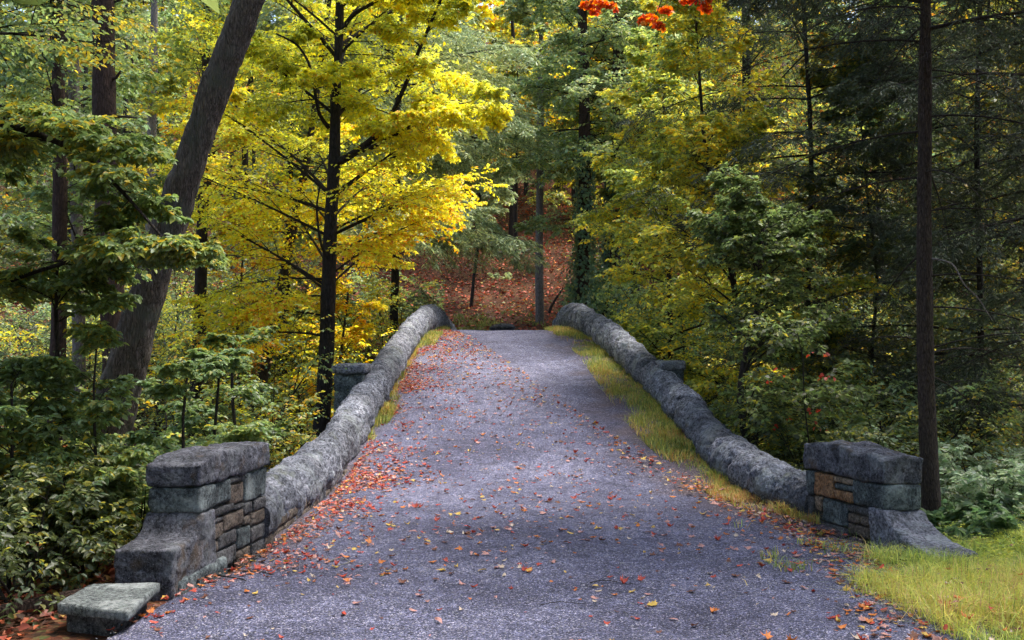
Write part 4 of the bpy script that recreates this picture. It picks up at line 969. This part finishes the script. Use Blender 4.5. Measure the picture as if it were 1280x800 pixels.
tr2 = A([tr[0]-A([.1, 0, .4]), *tr]); b = Buf(); tube(b, *smooth_line(tr2, np.r_[rd[0], rd], .1), 6, 0, .1)
o = obj('branch', b, M_BARK_DARK); tag(o, 'bare dark branch sticking up beside the pale trunk', 'branch')

b = Buf(); p = A([P(618, 306, 53), P(636, 309, 53.2), P(655, 312, 53.4), P(674, 315, 53.6)]); p[:, 2] = ground_z(p[:, 0], p[:, 1])+.12; tube(b, *smooth_line(p, A([.09, .085, .08, .06]), .1), 10, 0, .1)
o = obj('fallen_log', b, M_BARK_PALE); tag(o, 'pale fallen log lying across the red bank beyond the crest', 'log')
# --- wood on the hill behind everything, read as one mass
rng = np.random.default_rng(200)
wb = Buf(); n = 0
PALC = [YELG, GHEM[:2]+YELG[1:4], YEL, YELG[1:]]; PALS = [MIX, YELG, GRN, GHEM, DGRN, MIX, YEL, DGRN]  # mid-hill trees get paler yellow greens: hazy glow put into the leaf colour
while n < 140:
    X = rng.uniform(-44, 44); Y = rng.uniform(40, 92)
    if abs(X) > Y*.62+3: continue
    if Y < 52 and -3.6 < X < 2.8: continue
    z0 = float(ground_z(X, Y)); H = rng.uniform(11, 19)
    pts = A([(X, Y, z0-.2), (X+rng.normal(0, .3), Y, z0+H*.5), (X+rng.normal(0, .6), Y, z0+H)]); rd = A([.2, .14, .03])*rng.uniform(.6, 1.2)
    tube(wb, *smooth_line(pts, rd, 1.2), 7, 1)
    sp, sr = smooth_line(pts, rd, .5); lo = .03 if rng.uniform() < .65 else .25
    if Y < 58 and abs(X+.5) < 7: lo = .38
    S1 = along(rng, sp, sr, 24, lo, .98, prof([0, .45, 1], [3.2, 3.8, 1.2]), lin(-5, 35), .18)
    S2 = kids(rng, S1, 8, .15, 1, 52, .6, .12, .35); S2 = cat(S2, kids(rng, S2, 3, .2, 1, 50, .6, .15, .35))
    leaves_on(rng, wb, S2, 7, .27, .62, (PALC[n % 4] if abs(X+1) < 11 else PALS[n % 8]), .3, .9, seed=300+n, freq=.25, frust=False)
    n += 1
o = obj('woodland', wb, [M_LEAF, M_BARK_DARK], None, True, True); tag(o, 'mixed autumn wood covering the hill behind the bridge', 'woodland', kind='stuff')

# --- unseen crowns added round the viewer to shade the near path and its sides
wb = Buf()
for k, (X, Y) in enumerate([(-7.5, 3.5), (-9.5, -2), (-8, -8), (-13, 3), (-12, -7), (8.5, -3), (10.5, 7.5), (9, -9), (13, 1), (-11, 7.5), (13.5, 9), (-4, -14), (5, -15), (-6.8, 7.2), (7, -7)]):
    z0 = float(ground_z(X, Y)); H = rng.uniform(12, 16); pts = A([(X, Y, z0-.2), (X, Y, z0+H*.5), (X*.97, Y, z0+H)])
    rd = A([.22, .16, .04]); tube(wb, *smooth_line(pts, rd, 1.2), 8, 1); sp, sr = smooth_line(pts, rd, .5)
    S1 = along(rng, sp, sr, 34, .3, .98, prof([0, .45, 1], [3.4, 4.2, 1.6]), lin(0, 35), .15); S2 = kids(rng, S1, 10, .15, 1, 52, .5, .12, .25)
    leaves_on(rng, wb, S2, 14, .40, .62, GRN if k % 2 else YELG, .3, .9, seed=600+k, freq=.25, frust=False, keepf=lambda p: ((np.abs(p[:, 0]-.3) > 2.9) | (p[:, 1] < -8)) & ((p[:, 1] < 3) | (p[:, 2] > EYE+p[:, 1]*.36) | (np.abs(p[:, 0]) > 1.2+p[:, 1]*.56)))
o = obj('woodland', wb, [M_LEAF, M_BARK_DARK], None, True, True); tag(o, 'unseen wood added either side of the near path to shade it', 'woodland', kind='stuff')
# --- low growth on the banks and leaf litter on the far slope
rng = np.random.default_rng(210); n = 26000
X = rng.uniform(-22, 22, n); Y = rng.uniform(8.2, 40, n)
dens = fbm(np.stack([X*.45, Y*.45, X*0], -1), 3, 3)
k = (dens > -.05+rng.normal(0, .12, n)) & ((X < np.interp(Y, LY, LX)-.55) | (X > np.interp(Y, RY, RX)+.6)) & ~((Y < 10.5) & (X > -3.2)) & ~((Y < 12.) & (X > 0) & (X < 4.4))
X, Y = X[k], Y[k]; n = len(X); g = ground_z(X, Y)
S = Sh(np.stack([X, Y, g], -1), nrm(np.stack([rng.normal(0, .5, n), rng.normal(0, .5, n), np.ones(n)], -1)), rng.uniform(.15, .55, n), np.full(n, .2), np.full(n, .003))
ub = Buf(); leaves_on(rng, ub, S, 6, .11, .5, DGRN[:4]+[((.10, .16, .08), 2)], .1, .4, seed=5, freq=.5)
o = obj('undergrowth', ub, M_LEAF, None, True, True); tag(o, 'low green undergrowth on the banks beside the bridge', 'undergrowth', kind='stuff')
n = 24000; X = rng.uniform(-38, 38, n); Y = rng.uniform(27, 64, n)
dens = fbm(np.stack([X*.3, Y*.3, X*0], -1), 3, 33); k = (dens > -.3+rng.normal(0, .1, n)) & ((X < -5.2) | (X > 3.6)) & (np.abs(X) < Y*.6+2) & ~((np.abs(X) < 5.5) & (Y < 33))
X, Y = X[k], Y[k]; n = len(X); S = Sh(np.stack([X, Y, ground_z(X, Y)], -1), nrm(np.stack([rng.normal(0, .5, n), rng.normal(0, .5, n), np.ones(n)], -1)), rng.uniform(.5, 1.9, n), np.full(n, .2), np.full(n, .004))
ub = Buf(); leaves_on(rng, ub, S, 9, .20, .58, DGRN, .2, .7, seed=6, freq=.25)  # dark greens only: the deep shade under the trees is in the leaf colour
o = obj('undergrowth', ub, M_LEAF, None, True, True); tag(o, 'bushy undergrowth on the far bank between the trunks', 'undergrowth', kind='stuff')
n = 4500; X = rng.uniform(-7.5, -2.7, n); Y = rng.uniform(5.6, 12, n); k = (X < np.interp(Y, [5, 6.6, 8, 9.6, 12], [-3.2, -3.25, -3.1, -2.95, -2.9])); X, Y = X[k], Y[k]; n = len(X); a = rng.uniform(0, 6.283, n)
p = np.stack([X, Y, ground_z(X, Y)+.015+rng.uniform(0, .03, n)], -1); nb = Buf(); L = rng.uniform(.05, .10, n)
add_leaves(nb, p, np.stack([np.cos(a), np.sin(a), rng.normal(0, .3, n)], -1), UP+rng.normal(0, .4, (n, 3)), L, L*.75, tint(rng, p, [((.06, .03, .02), 3), ((.2, .05, .03), 3), ((.42, .10, .04), 3), ((.35, .2, .06), 1)], .8, .3, 8))
o = obj('leaf_litter', nb, M_LITTER, None, True, True); tag(o, 'dead leaves on the ground behind the low slab and the taller pier', 'leaf litter', kind='stuff')
n = 60000
X = rng.uniform(-26, 26, n); Y = 12+56*rng.uniform(0, 1, n)**.8
k = ~((X > np.interp(Y, LY, LX)-.4) & (X < np.interp(Y, RY, RX)+.4) & (Y < 38)); X, Y = X[k], Y[k]; n = len(X)
p = np.stack([X, Y, ground_z(X, Y)+.02+rng.uniform(0, .05, n)], -1)
a = rng.uniform(0, 6.283, n); lb_ = Buf(); L = rng.uniform(.10, .22, n)
LIT = [((.10, .04, .03), 2.5), ((.25, .05, .035), 4), ((.38, .07, .035), 4), ((.44, .13, .035), 2.5), ((.40, .26, .05), 1.2), ((.14, .15, .04), .8)]
add_leaves(lb_, p, np.stack([np.cos(a), np.sin(a), rng.normal(0, .25, n)], -1), UP+rng.normal(0, .4, (n, 3)), L, L*.7, tint(rng, p, LIT, .3, .3, 8))
o = obj('leaf_litter', lb_, M_LITTER, None, True, True); tag(o, 'red brown leaf litter on the forest floor of the far bank', 'leaf litter', kind='stuff')

# --- grass
def grass(name, label, X, Y, Z, hmin, hmax, pal, seed, wd=.006, lean=.5):
    rng = np.random.default_rng(seed); n = len(X); p = np.stack([X, Y, Z], -1)
    h = rng.uniform(hmin, hmax, n)*np.clip(1+1.1*fbm(p*1.7, 3, seed), .3, 1.7); a = rng.uniform(0, 6.283, n); le = np.abs(rng.normal(0, lean, n))
    d = np.stack([np.cos(a), np.sin(a), a*0], -1); s = np.stack([-np.sin(a), np.cos(a), a*0], -1)*(wd*rng.uniform(.6, 1.3, n))[:, None]
    m = p+UP*h[:, None]*.6+d*(h*le*.35)[:, None]; tp = p+UP*(h*(1-.25*np.minimum(le, 1.5)))[:, None]+d*(h*le)[:, None]
    v = np.stack([p-s, p+s, m+s*.8, m-s*.8, tp], 1).reshape(-1, 3); k = np.arange(n)[:, None]*5
    b = Buf(); c = np.repeat(tint(rng, p, pal, 1.3, .3, seed), 5, 0)
    b.add(v, k+A([0, 1, 2, 3]), 0, c); b.f.append((k+A([3, 2, 4]), 0))
    o = obj(name, b, M_GRASS, None, True, True); return tag(o, label, 'grass', kind='stuff')
GRS = [((.58, .40, .16), .8), ((.72, .65, .14), 2.8), ((.60, .62, .11), 3.6), ((.40, .49, .09), 3.6), ((.21, .30, .07), 2.4)]
rng = np.random.default_rng(220)
n = 210000; X = 2.6+rng.uniform(0, 1, n)**1.25*6.5; Y = rng.uniform(4.6, 12.5, n)
ed = np.interp(Y, [4, 6.2, 7.2, 7.9, 8.6, 9.3, 10], [2.8, 2.78, 2.78, 2.72, 2.98, 3.2, 3.6])+.16*fbm(np.stack([X*0, Y*2.2, X*0], -1), 3, 4)
inp = (FRR.o[0]+(Y-FRR.o[1])*(-.28)-.06 < X) & (X < FRR.o[0]+(Y-FRR.o[1])*(-.28)+.5) & (Y > 8.9) & (Y < 11)
k = (X > ed+rng.exponential(.16, n)) & ~inp & (fbm(np.stack([X*2.5, Y*2.5, X*0], -1), 3, 41)+rng.normal(0, .2, n) > -.28); X, Y = X[k], Y[k]
grass('grass', 'bright yellow green grass beside the lower pier', X, Y, np.maximum(ground_z(X, Y), np.where(X < 3.3, path_z(X, Y)-.02, -9)), .05, .22, GRS, 5, .0028, 1.4)
n = 42000; Y = rng.uniform(10.6, 30, n); wv = pchip(Y, [10.5, 12, 13.5, 15.5, 18.3, 22, 26, 30], [.42, .5, .5, .72, .85, .78, .72, .6])
u = rng.uniform(0, 1, n)**1.2; X = rx(Y)+.03-wv*u; dn = fbm(np.stack([X*2, Y*1.2, X*0], -1), 3, 6)
k = (1.3*dn+.68-1.0*u+rng.normal(0, .25, n)+np.where(Y < 12.5, -.12, 0)) > 0; X, Y = X[k], Y[k]
GRY = [((.52, .27, .10), 1.8), ((.56, .42, .11), 2.6), ((.46, .43, .09), 3), ((.28, .34, .07), 4), ((.14, .2, .05), 2.4)]
grass('grass', 'strip of yellowing grass along the foot of the right wall', X, Y, path_z(X, Y)-.01, .04, .15, GRY, 6, .0045, 1.1)
n = 16000; Y = rng.uniform(15.8, 30, n); wv = pchip(Y, [15.5, 17.5, 20, 23, 27, 30], [.15, .28, .25, .45, .4, .3]); u = rng.uniform(0, 1, n)**1.2; X = lx(Y)-.03+wv*u
dn = fbm(np.stack([X*2, Y*1.1, X*0], -1), 3, 7); k = (dn+.30-.6*u+rng.normal(0, .1, n)) > 0; X, Y = X[k], Y[k]
grass('grass', 'thin grass along the foot of the left wall near the crest', X, Y, path_z(X, Y)-.01, .04, .16, GRY, 7, .0045, 1.)
n = 5000; X = rng.uniform(-2.4, 1.3, n); Y = rng.uniform(34, 42, n); k = (fbm(np.stack([X*.9, Y*.5, X*0], -1), 2, 3)+rng.normal(0, .12, n)) > -.1; X, Y = X[k], Y[k]
grass('grass', 'patch of dull green grass on the bank beyond the crest', X, Y, ground_z(X, Y), .04, .14, [((.28, .26, .06), 1), ((.2, .23, .05), 3), ((.12, .15, .04), 2)], 8, .02)

n = 5200; X = rng.uniform(1.7, 3.5, n); Y = rng.uniform(7.6, 11.6, n); dn = fbm(np.stack([X*2.6, Y*2.6, X*0], -1), 3, 51); ex = np.interp(Y, [7, 9, 10, 12], [3.2, 3.3, 3.3, 2.9])
k = (dn+rng.normal(0, .07, n)-.9*np.abs(X-ex+.45)+.12 > 0) & (X < ex+.1); X, Y = X[k], Y[k]
grass('grass', 'sparse tufts in the dark soil between gravel and pier', X, Y, path_z(X, Y)-.01, .03, .10, GRY, 12, .004, 1.2)
nw = 7500; X = 2.7+rng.uniform(0, 1, nw)*5; Y = rng.uniform(5, 12, nw); k = (X > np.interp(Y, [4, 6.2, 7.2, 7.9, 8.6, 9.3, 10], [2.8, 2.78, 2.78, 2.72, 2.98, 3.2, 3.6])-.15) & ~((X < FRR.o[0]+(Y-FRR.o[1])*(-.28)+.5) & (Y > 8.9)); X, Y = X[k], Y[k]; nw = len(X)
S = Sh(np.stack([X, Y, np.maximum(ground_z(X, Y), -.06)], -1), nrm(np.stack([rng.normal(0, .5, nw), rng.normal(0, .5, nw), np.ones(nw)], -1)), rng.uniform(.05, .17, nw), np.full(nw, .2), np.full(nw, .002))
cb = Buf(); leaves_on(rng, cb, S, 6, .036, .6, GRS[2:]+[((.10, .17, .05), 3)], .1, .6, seed=9); o = obj('undergrowth', cb, M_LEAF, None, True, True); tag(o, 'tiny broad leaved plants mixed into the bright grass', 'undergrowth', kind='stuff')
# --- small weeds rooted where the path meets the stone
weeds = [('low yellow green weed where the right wall meets the pier', P(985, 628, 10.6), .22), ('weed at the near foot of the orange faced pier', P(1052, 660, 9.9), .18), ('scrubby weed at the edge of the gravel below the pier', P(1020, 655, 9.9), .12),
         ('weed sprouting at the base of the taller pier', P(292, 700, 8.9), .14), ('yellowish weed under the lumpy right wall', P(945, 618, 11.9), .2), ('creeping weed between gravel and bright grass', P(1088, 690, 9.2), .12), ('weed beneath the curved foot stone', P(1120, 697, 8.9), .13)]
for k, (lb, c, h) in enumerate(weeds):
    rg = np.random.default_rng(400+k); c[2] = float(path_z(c[0], c[1])); t = thing('weed', lb, 'weed', c, 'weeds along the path edge')
    lst = [(c+A([rg.normal(0, .004), rg.normal(0, .004), -.01]), A([rg.normal(0, 1.1), rg.normal(0, 1.1), .9]), h*rg.uniform(.8, 1.6), .3, .003) for _ in range(16)]
    S = shoots(lst); b = Buf(); twigs(b, S, 4, 3, 0); obj('stems', b, M_TWIG, t)
    b = Buf(); rgn = np.random.default_rng(420+k); leaves_on(rgn, b, S, 9, .045, .6, [((.35, .34, .05), 2), ((.2, .26, .05), 3), ((.12, .17, .04), 2)], .2, .5); leaves_on(rgn, b, kids(rgn, S, 3, .2, 1, 50, .6, .2), 5, .04, .6, GRS, .2, .5); obj('foliage', b, M_LEAF, t, True, True)

# --- fallen leaves on the path: the nearest one by one, the rest as litter
def maple_outline(rng):
    lob = [(0, .02), (.10, .10), (.34, -.06), (.26, .14), (.52, .22), (.30, .34), (.34, .52), (.16, .50), (.0, .98)]
    p = A(lob)+rng.normal(0, .025, (9, 2)); p[0, 0] = p[-1, 0] = 0
    return np.vstack([p, (p[1:-1]*A([-1, 1]))[::-1]+rng.normal(0, .02, (7, 2))])
def oval_outline(rng):
    t_ = np.linspace(0, 1, 6); w_ = .24*np.sin(math.pi*t_**.8)*rng.uniform(.8, 1.2)
    return np.vstack([np.stack([w_, t_], -1), np.stack([-w_[1:-1], t_[1:-1]], -1)[::-1]])
def leaf_mesh(rng, col, maple):
    o_ = maple_outline(rng) if maple else oval_outline(rng)
    m = len(o_); c = o_.mean(0)
    ring = [o_, c+(o_-c)*.5]; pts = np.vstack(ring+[c[None]])
    x, y = pts[:, 0], pts[:, 1]-.5
    cu, cv, tw = rng.normal(.25, .35), rng.normal(.3, .35), rng.normal(0, .4)
    z = cu*x*x*2+cv*y*y*1.2+tw*x*y+.05*rng.normal(0, 1, len(pts))+.02
    v = np.stack([x, y, z-z.min()+.02], -1)
    b = Buf(); i = np.arange(m); j = (i+1) % m
    cc = np.clip(A(col)*rng.uniform(.75, 1.2, (len(v), 1)), 0, .8); cc[m:] *= .85
    b.add(v, np.stack([i, j, j+m, i+m], -1), 0, cc); b.f.append((np.stack([i+m, j+m, np.full(m, 2*m)], -1), 0))
    return b.mesh('fallen_leaf', [M_LITTER], True, color=True)
KIND = [('red', (.42, .055, .03), 'red'), ('orange', (.55, .17, .03), 'orange'), ('pink', (.52, .26, .22), 'pale pink'), ('yellow', (.60, .40, .08), 'yellow'), ('brown', (.16, .06, .035), 'dark brown'), ('cream', (.60, .48, .36), 'cream')]
rng = np.random.default_rng(230)
PATHLEAF = 1.35; n = 240000; Y = 4.9+26*rng.uniform(0, 1, n)**1.0; l_, r_ = path_edges(Y); u = rng.uniform(0, 1, n); X = l_+.1+(r_-l_-.15)*u
q = np.stack([X*1.1, Y*.8, X*0], -1); cl = fbm(q, 3, 12); cl2 = fbm(q*2.6, 3, 13)
dl = X-l_; dr_ = r_-X
band = np.exp(-(dl/pchip(Y, [5, 8, 10, 12, 16, 20, 24, 31], [.3, .55, .5, .65, .6, .5, .5, .7]))**1.5)*pchip(Y, [5, 6.5, 8.2, 9.5, 11, 14, 18, 24, 31], [.12, .2, .55, .8, 1.0, 1.7, 1.5, 1.1, 1.1])
band = band*np.clip(.75+2.2*cl+1.6*cl2, .02, 2.6)
tail = .9*np.exp(-((X+1.9+.35*(Y-8.6))/.4)**2-((Y-8.7)/.7)**2)*np.clip(.5+1.5*cl2, 0, 1.5)
rb = 1.25*np.exp(-((dr_-pchip(Y, [5, 8, 11, 13.5, 18, 24, 31], [.35, .75, .3, .65, 1.15, .9, .4]))/.35)**2)*np.clip(.5+1.4*cl, .03, 1.6)*pchip(Y, [5, 10, 13, 20, 31], [.5, .7, .8, .6, .6])
mid = (.055+.06*np.clip(cl, 0, 1))*(.45+.75*sst(6, 11, Y))+.18*sst(17, 25, Y)
pr = band+tail+rb+mid
k = rng.uniform(0, 1, n) < pr*.17*PATHLEAF
X, Y, bandk, rbk = X[k], Y[k], (band+tail)[k]/pr[k], rb[k]/pr[k]; n = len(X)
# clear of the stone
kk = np.ones(n, bool)
kk &= ~((X < -2.2-.13*(9.7-Y)*0-.0) & (Y > 6.5) & (Y < 9.8) & (X < -2.30+(-.13)*(9.7-Y)))
kk &= ~((X > FRR.o[0]+(Y-FRR.o[1])*(-.28)-.1) & (Y > 8.8))
kk &= (X > lx(Y)+.06) | (Y < 9.6)
X, Y, bandk, rbk = X[kk], Y[kk], bandk[kk], rbk[kk]
gx = 2.8+3*rng.uniform(0, 1, 150)**1.3; gy = rng.uniform(5.6, 9.2, 150); kg = (gx > 2.75) & ((gy < 8.4) | (gx > 4.4)); gx, gy = gx[kg], gy[kg]
X = np.r_[X, gx]; Y = np.r_[Y, gy]; bandk = np.r_[bandk, gx*0]; rbk = np.r_[rbk, gx*0+1]; n = len(X); onlawn = np.arange(n) >= n-len(gx)
kp = np.where((rng.uniform(0, 1, n) < bandk)[:, None], A([.38, .15, .19, .03, .23, .02]), A([.18, .20, .22, .10, .16, .14]))
ki = (rng.uniform(0, 1, (n, 1)) > np.cumsum(kp, 1)).sum(1).clip(0, 5)
size = (.030+.062*rng.uniform(0, 1, n)**1.4)*(1-.22*bandk)*np.where(ki == 5, .75, 1)
rank = size/Y*np.where(onlawn, .01, 1)
order = np.argsort(-rank*(np.abs(X/np.maximum(Y, .1)) < .53)); ind = order[:290]; rest = order[290:]
variants = {}
for a_ in range(6):
    variants[a_] = [(leaf_mesh(np.random.default_rng(500+a_*10+v_), KIND[a_][1], mp), mp) for v_, mp in enumerate((True, True, False, True, False))]
for j in ind:
    a_ = int(ki[j]); me, mp = variants[a_][int(rng.integers(5))]
    o = link('fallen_leaf', me); s_ = float(size[j]); o.scale = (s_, s_, s_*rng.uniform(.5, 1.3))
    o.location = (X[j], Y[j], float(path_z(X[j], Y[j]))+.004); o.rotation_euler = (rng.normal(0, .16), rng.normal(0, .16), rng.uniform(0, 6.28))
    tag(o, KIND[a_][2]+(' lobed' if mp else ' oval')+' fallen leaf lying on the grey gravel path', 'leaf', KIND[a_][2]+(' lobed' if mp else ' oval')+' fallen leaves on the near path')
fb = Buf()
for a_ in range(6):
    for v_, (me, mp) in enumerate(variants[a_]):
        sel = [j for j in rest if ki[j] == a_ and j % 5 == v_]
        if not sel: continue
        m = len(me.vertices); co_ = np.zeros(m*3, np.float32); me.vertices.foreach_get('co', co_); co_ = co_.reshape(-1, 3)
        cc = np.zeros(m*4, np.float32); me.color_attributes['tint'].data.foreach_get('color', cc); cc = cc.reshape(-1, 4)[:, :3]
        fq = A([list(p_.vertices) for p_ in me.polygons if len(p_.vertices) == 4]); ft = A([list(p_.vertices) for p_ in me.polygons if len(p_.vertices) == 3])
        for j in sel:
            th = rng.uniform(0, 6.28); s_ = size[j]*1.05; c_, n_ = math.cos(th), math.sin(th)
            v = co_*s_; v = np.stack([v[:, 0]*c_-v[:, 1]*n_, v[:, 0]*n_+v[:, 1]*c_, v[:, 2]+v[:, 0]*rng.normal(0, .15)+v[:, 1]*rng.normal(0, .15)], -1)+A([X[j], Y[j], float(path_z(X[j], Y[j]))+.004+(rng.uniform(.05, .12) if onlawn[j] else rng.uniform(.01, .09) if rx(Y[j])-X[j] < .95 and Y[j] > 12.5 else 0)])
            b0 = fb.n; fb.add(v, fq, 0, cc*rng.uniform(.8, 1.15)); fb.f.append((ft+b0, 0))
o = obj('fallen_leaves', fb, M_LITTER, None, True, True); tag(o, 'scatter of red and orange fallen leaves farther up the path', 'fallen leaves', kind='stuff')

# --- loose grit on the near path
n = 9000; Y = 4.8+7*rng.uniform(0, 1, n)**1.5; l_, r_ = path_edges(Y); X = l_+.1+(r_-l_-.2)*rng.uniform(0, 1, n); s_ = rng.uniform(.003, .009, n)*np.where(rng.uniform(0, 1, n) < .03, 1.9, 1)
oct_v = A([(1, 0, 0), (0, 1, 0), (-1, 0, 0), (0, -1, 0), (0, 0, .7), (0, 0, -.7)])
v = oct_v[None]*s_[:, None, None]*rng.uniform(.6, 1.3, (n, 6, 1))+np.stack([X, Y, path_z(X, Y)+s_*.2], -1)[:, None]
fa = A([(0, 1, 4), (1, 2, 4), (2, 3, 4), (3, 0, 4), (1, 0, 5), (2, 1, 5), (3, 2, 5), (0, 3, 5)])
b = Buf(); g_ = rng.uniform(.06, .34, (n, 1))*A([1, .99, 1.12]); b.add(v.reshape(-1, 3), (np.arange(n)[:, None, None]*6+fa).reshape(-1, 3), 0, np.repeat(g_, 6, 0))
o = obj('gravel', b, M_LITTER, None, False, True); tag(o, 'loose grit lying on the near gravel path', 'gravel', kind='stuff')

# --- log and twigs by the left pier
b = Buf(); p = A([(-3.9, 7.35, -.12), (-3.55, 7.42, -.06), (-3.2, 7.5, .0), (-2.99, 7.55, .03)]); tube(b, *smooth_line(p, A([.075, .085, .085, .08]), .03), 20, 0, .25, 3)
sp, sr = smooth_line(p, A([.075, .085, .085, .08]), .03)
o = obj('log', b, M_BARK_RED); tag(o, 'dark reddish log lying behind the low slate slab', 'log')
tw = [('curled pale twig among the red leaves by the left wall', [(-1.62, 8.75), (-1.52, 8.86), (-1.42, 8.78), (-1.44, 8.62), (-1.54, 8.55)], .008, M_TWIG_PALE), ('bare brown twig beside the base of the taller pier', [(-2.35, 8.5), (-2.2, 8.35), (-2.12, 8.4), (-1.95, 8.2)], .007, M_TWIG),
      ('forked dark twig near the foot of the taller pier', [(-2.45, 8.3), (-2.32, 8.12), (-2.2, 8.1), (-2.1, 7.95)], .008, M_TWIG), ('short thin twig on the open gravel', [(.62, 8.0), (.74, 8.04), (.86, 8.02)], .005, M_TWIG), ('long hair thin twig lying on the near gravel', [(.2, 7.35), (.35, 7.4), (.55, 7.37)], .003, M_TWIG)]
for lb, l, r_, mt in tw:
    p = A([(x, y, float(path_z(x, y))+r_+.012*(i_ % 2)) for i_, (x, y) in enumerate(l)]); b = Buf(); tube(b, *smooth_line(p, np.linspace(r_, r_*.5, len(p)), .02), 6, 0, .2, 2)
    tag(obj('twig', b, mt), lb, 'twig', 'twigs on the path')
# ------------------------------------------------------------------ light, sky, camera
w = bpy.data.worlds.new('World'); sc.world = w; w.use_nodes = True
nt = w.node_tree; bg = nt.nodes['Background']
sky = nt.nodes.new('ShaderNodeTexSky'); sky.sky_type = 'NISHITA'; sky.sun_disc = False
SUN_EL, SUN_AZ = R(68), R(62)          # azimuth from +Y towards +X
sky.sun_elevation = SUN_EL; sky.sun_rotation = SUN_AZ; sky.air_density = 1.; sky.dust_density = 2.5; sky.ozone_density = 1.
nt.links.new(sky.outputs[0], bg.inputs['Color']); bg.inputs['Strength'].default_value = .125
sun = bpy.data.lights.new('sun', 'SUN'); sun.energy = 2.6; sun.angle = R(25); sun.color = (1, .95, .86)
so = bpy.data.objects.new('sun', sun); C.objects.link(so)
dv = np.array((math.cos(SUN_EL)*math.sin(SUN_AZ), math.cos(SUN_EL)*math.cos(SUN_AZ), math.sin(SUN_EL)))
import mathutils
so.rotation_euler = mathutils.Vector(tuple(dv)).to_track_quat('Z', 'Y').to_euler(); so.location = (0, 0, 40)
cam = bpy.data.cameras.new('camera'); cam.sensor_width = 36; cam.lens = 36*FPX/1280; cam.clip_end = 1000; cam.clip_start = .05
co = bpy.data.objects.new('camera', cam); C.objects.link(co); co.location = (0, 0, EYE); co.rotation_euler = (R(90)+TH, 0, 0)
sc.camera = co
sc.view_settings.view_transform = 'Standard'; sc.view_settings.look = 'None'; sc.view_settings.gamma = 1; sc.view_settings.exposure = 1.9
cy = sc.cycles
cy.max_bounces = 7; cy.diffuse_bounces = 5; cy.glossy_bounces = 2; cy.transmission_bounces = 4; cy.transparent_max_bounces = 4
cy.use_adaptive_sampling = True; cy.adaptive_threshold = .03; cy.use_denoising = True; cy.caustics_reflective = False; cy.caustics_refractive = False
try: cy.denoiser = 'OPENIMAGEDENOISE'; cy.denoising_input_passes = 'RGB_ALBEDO_NORMAL'
except Exception: pass
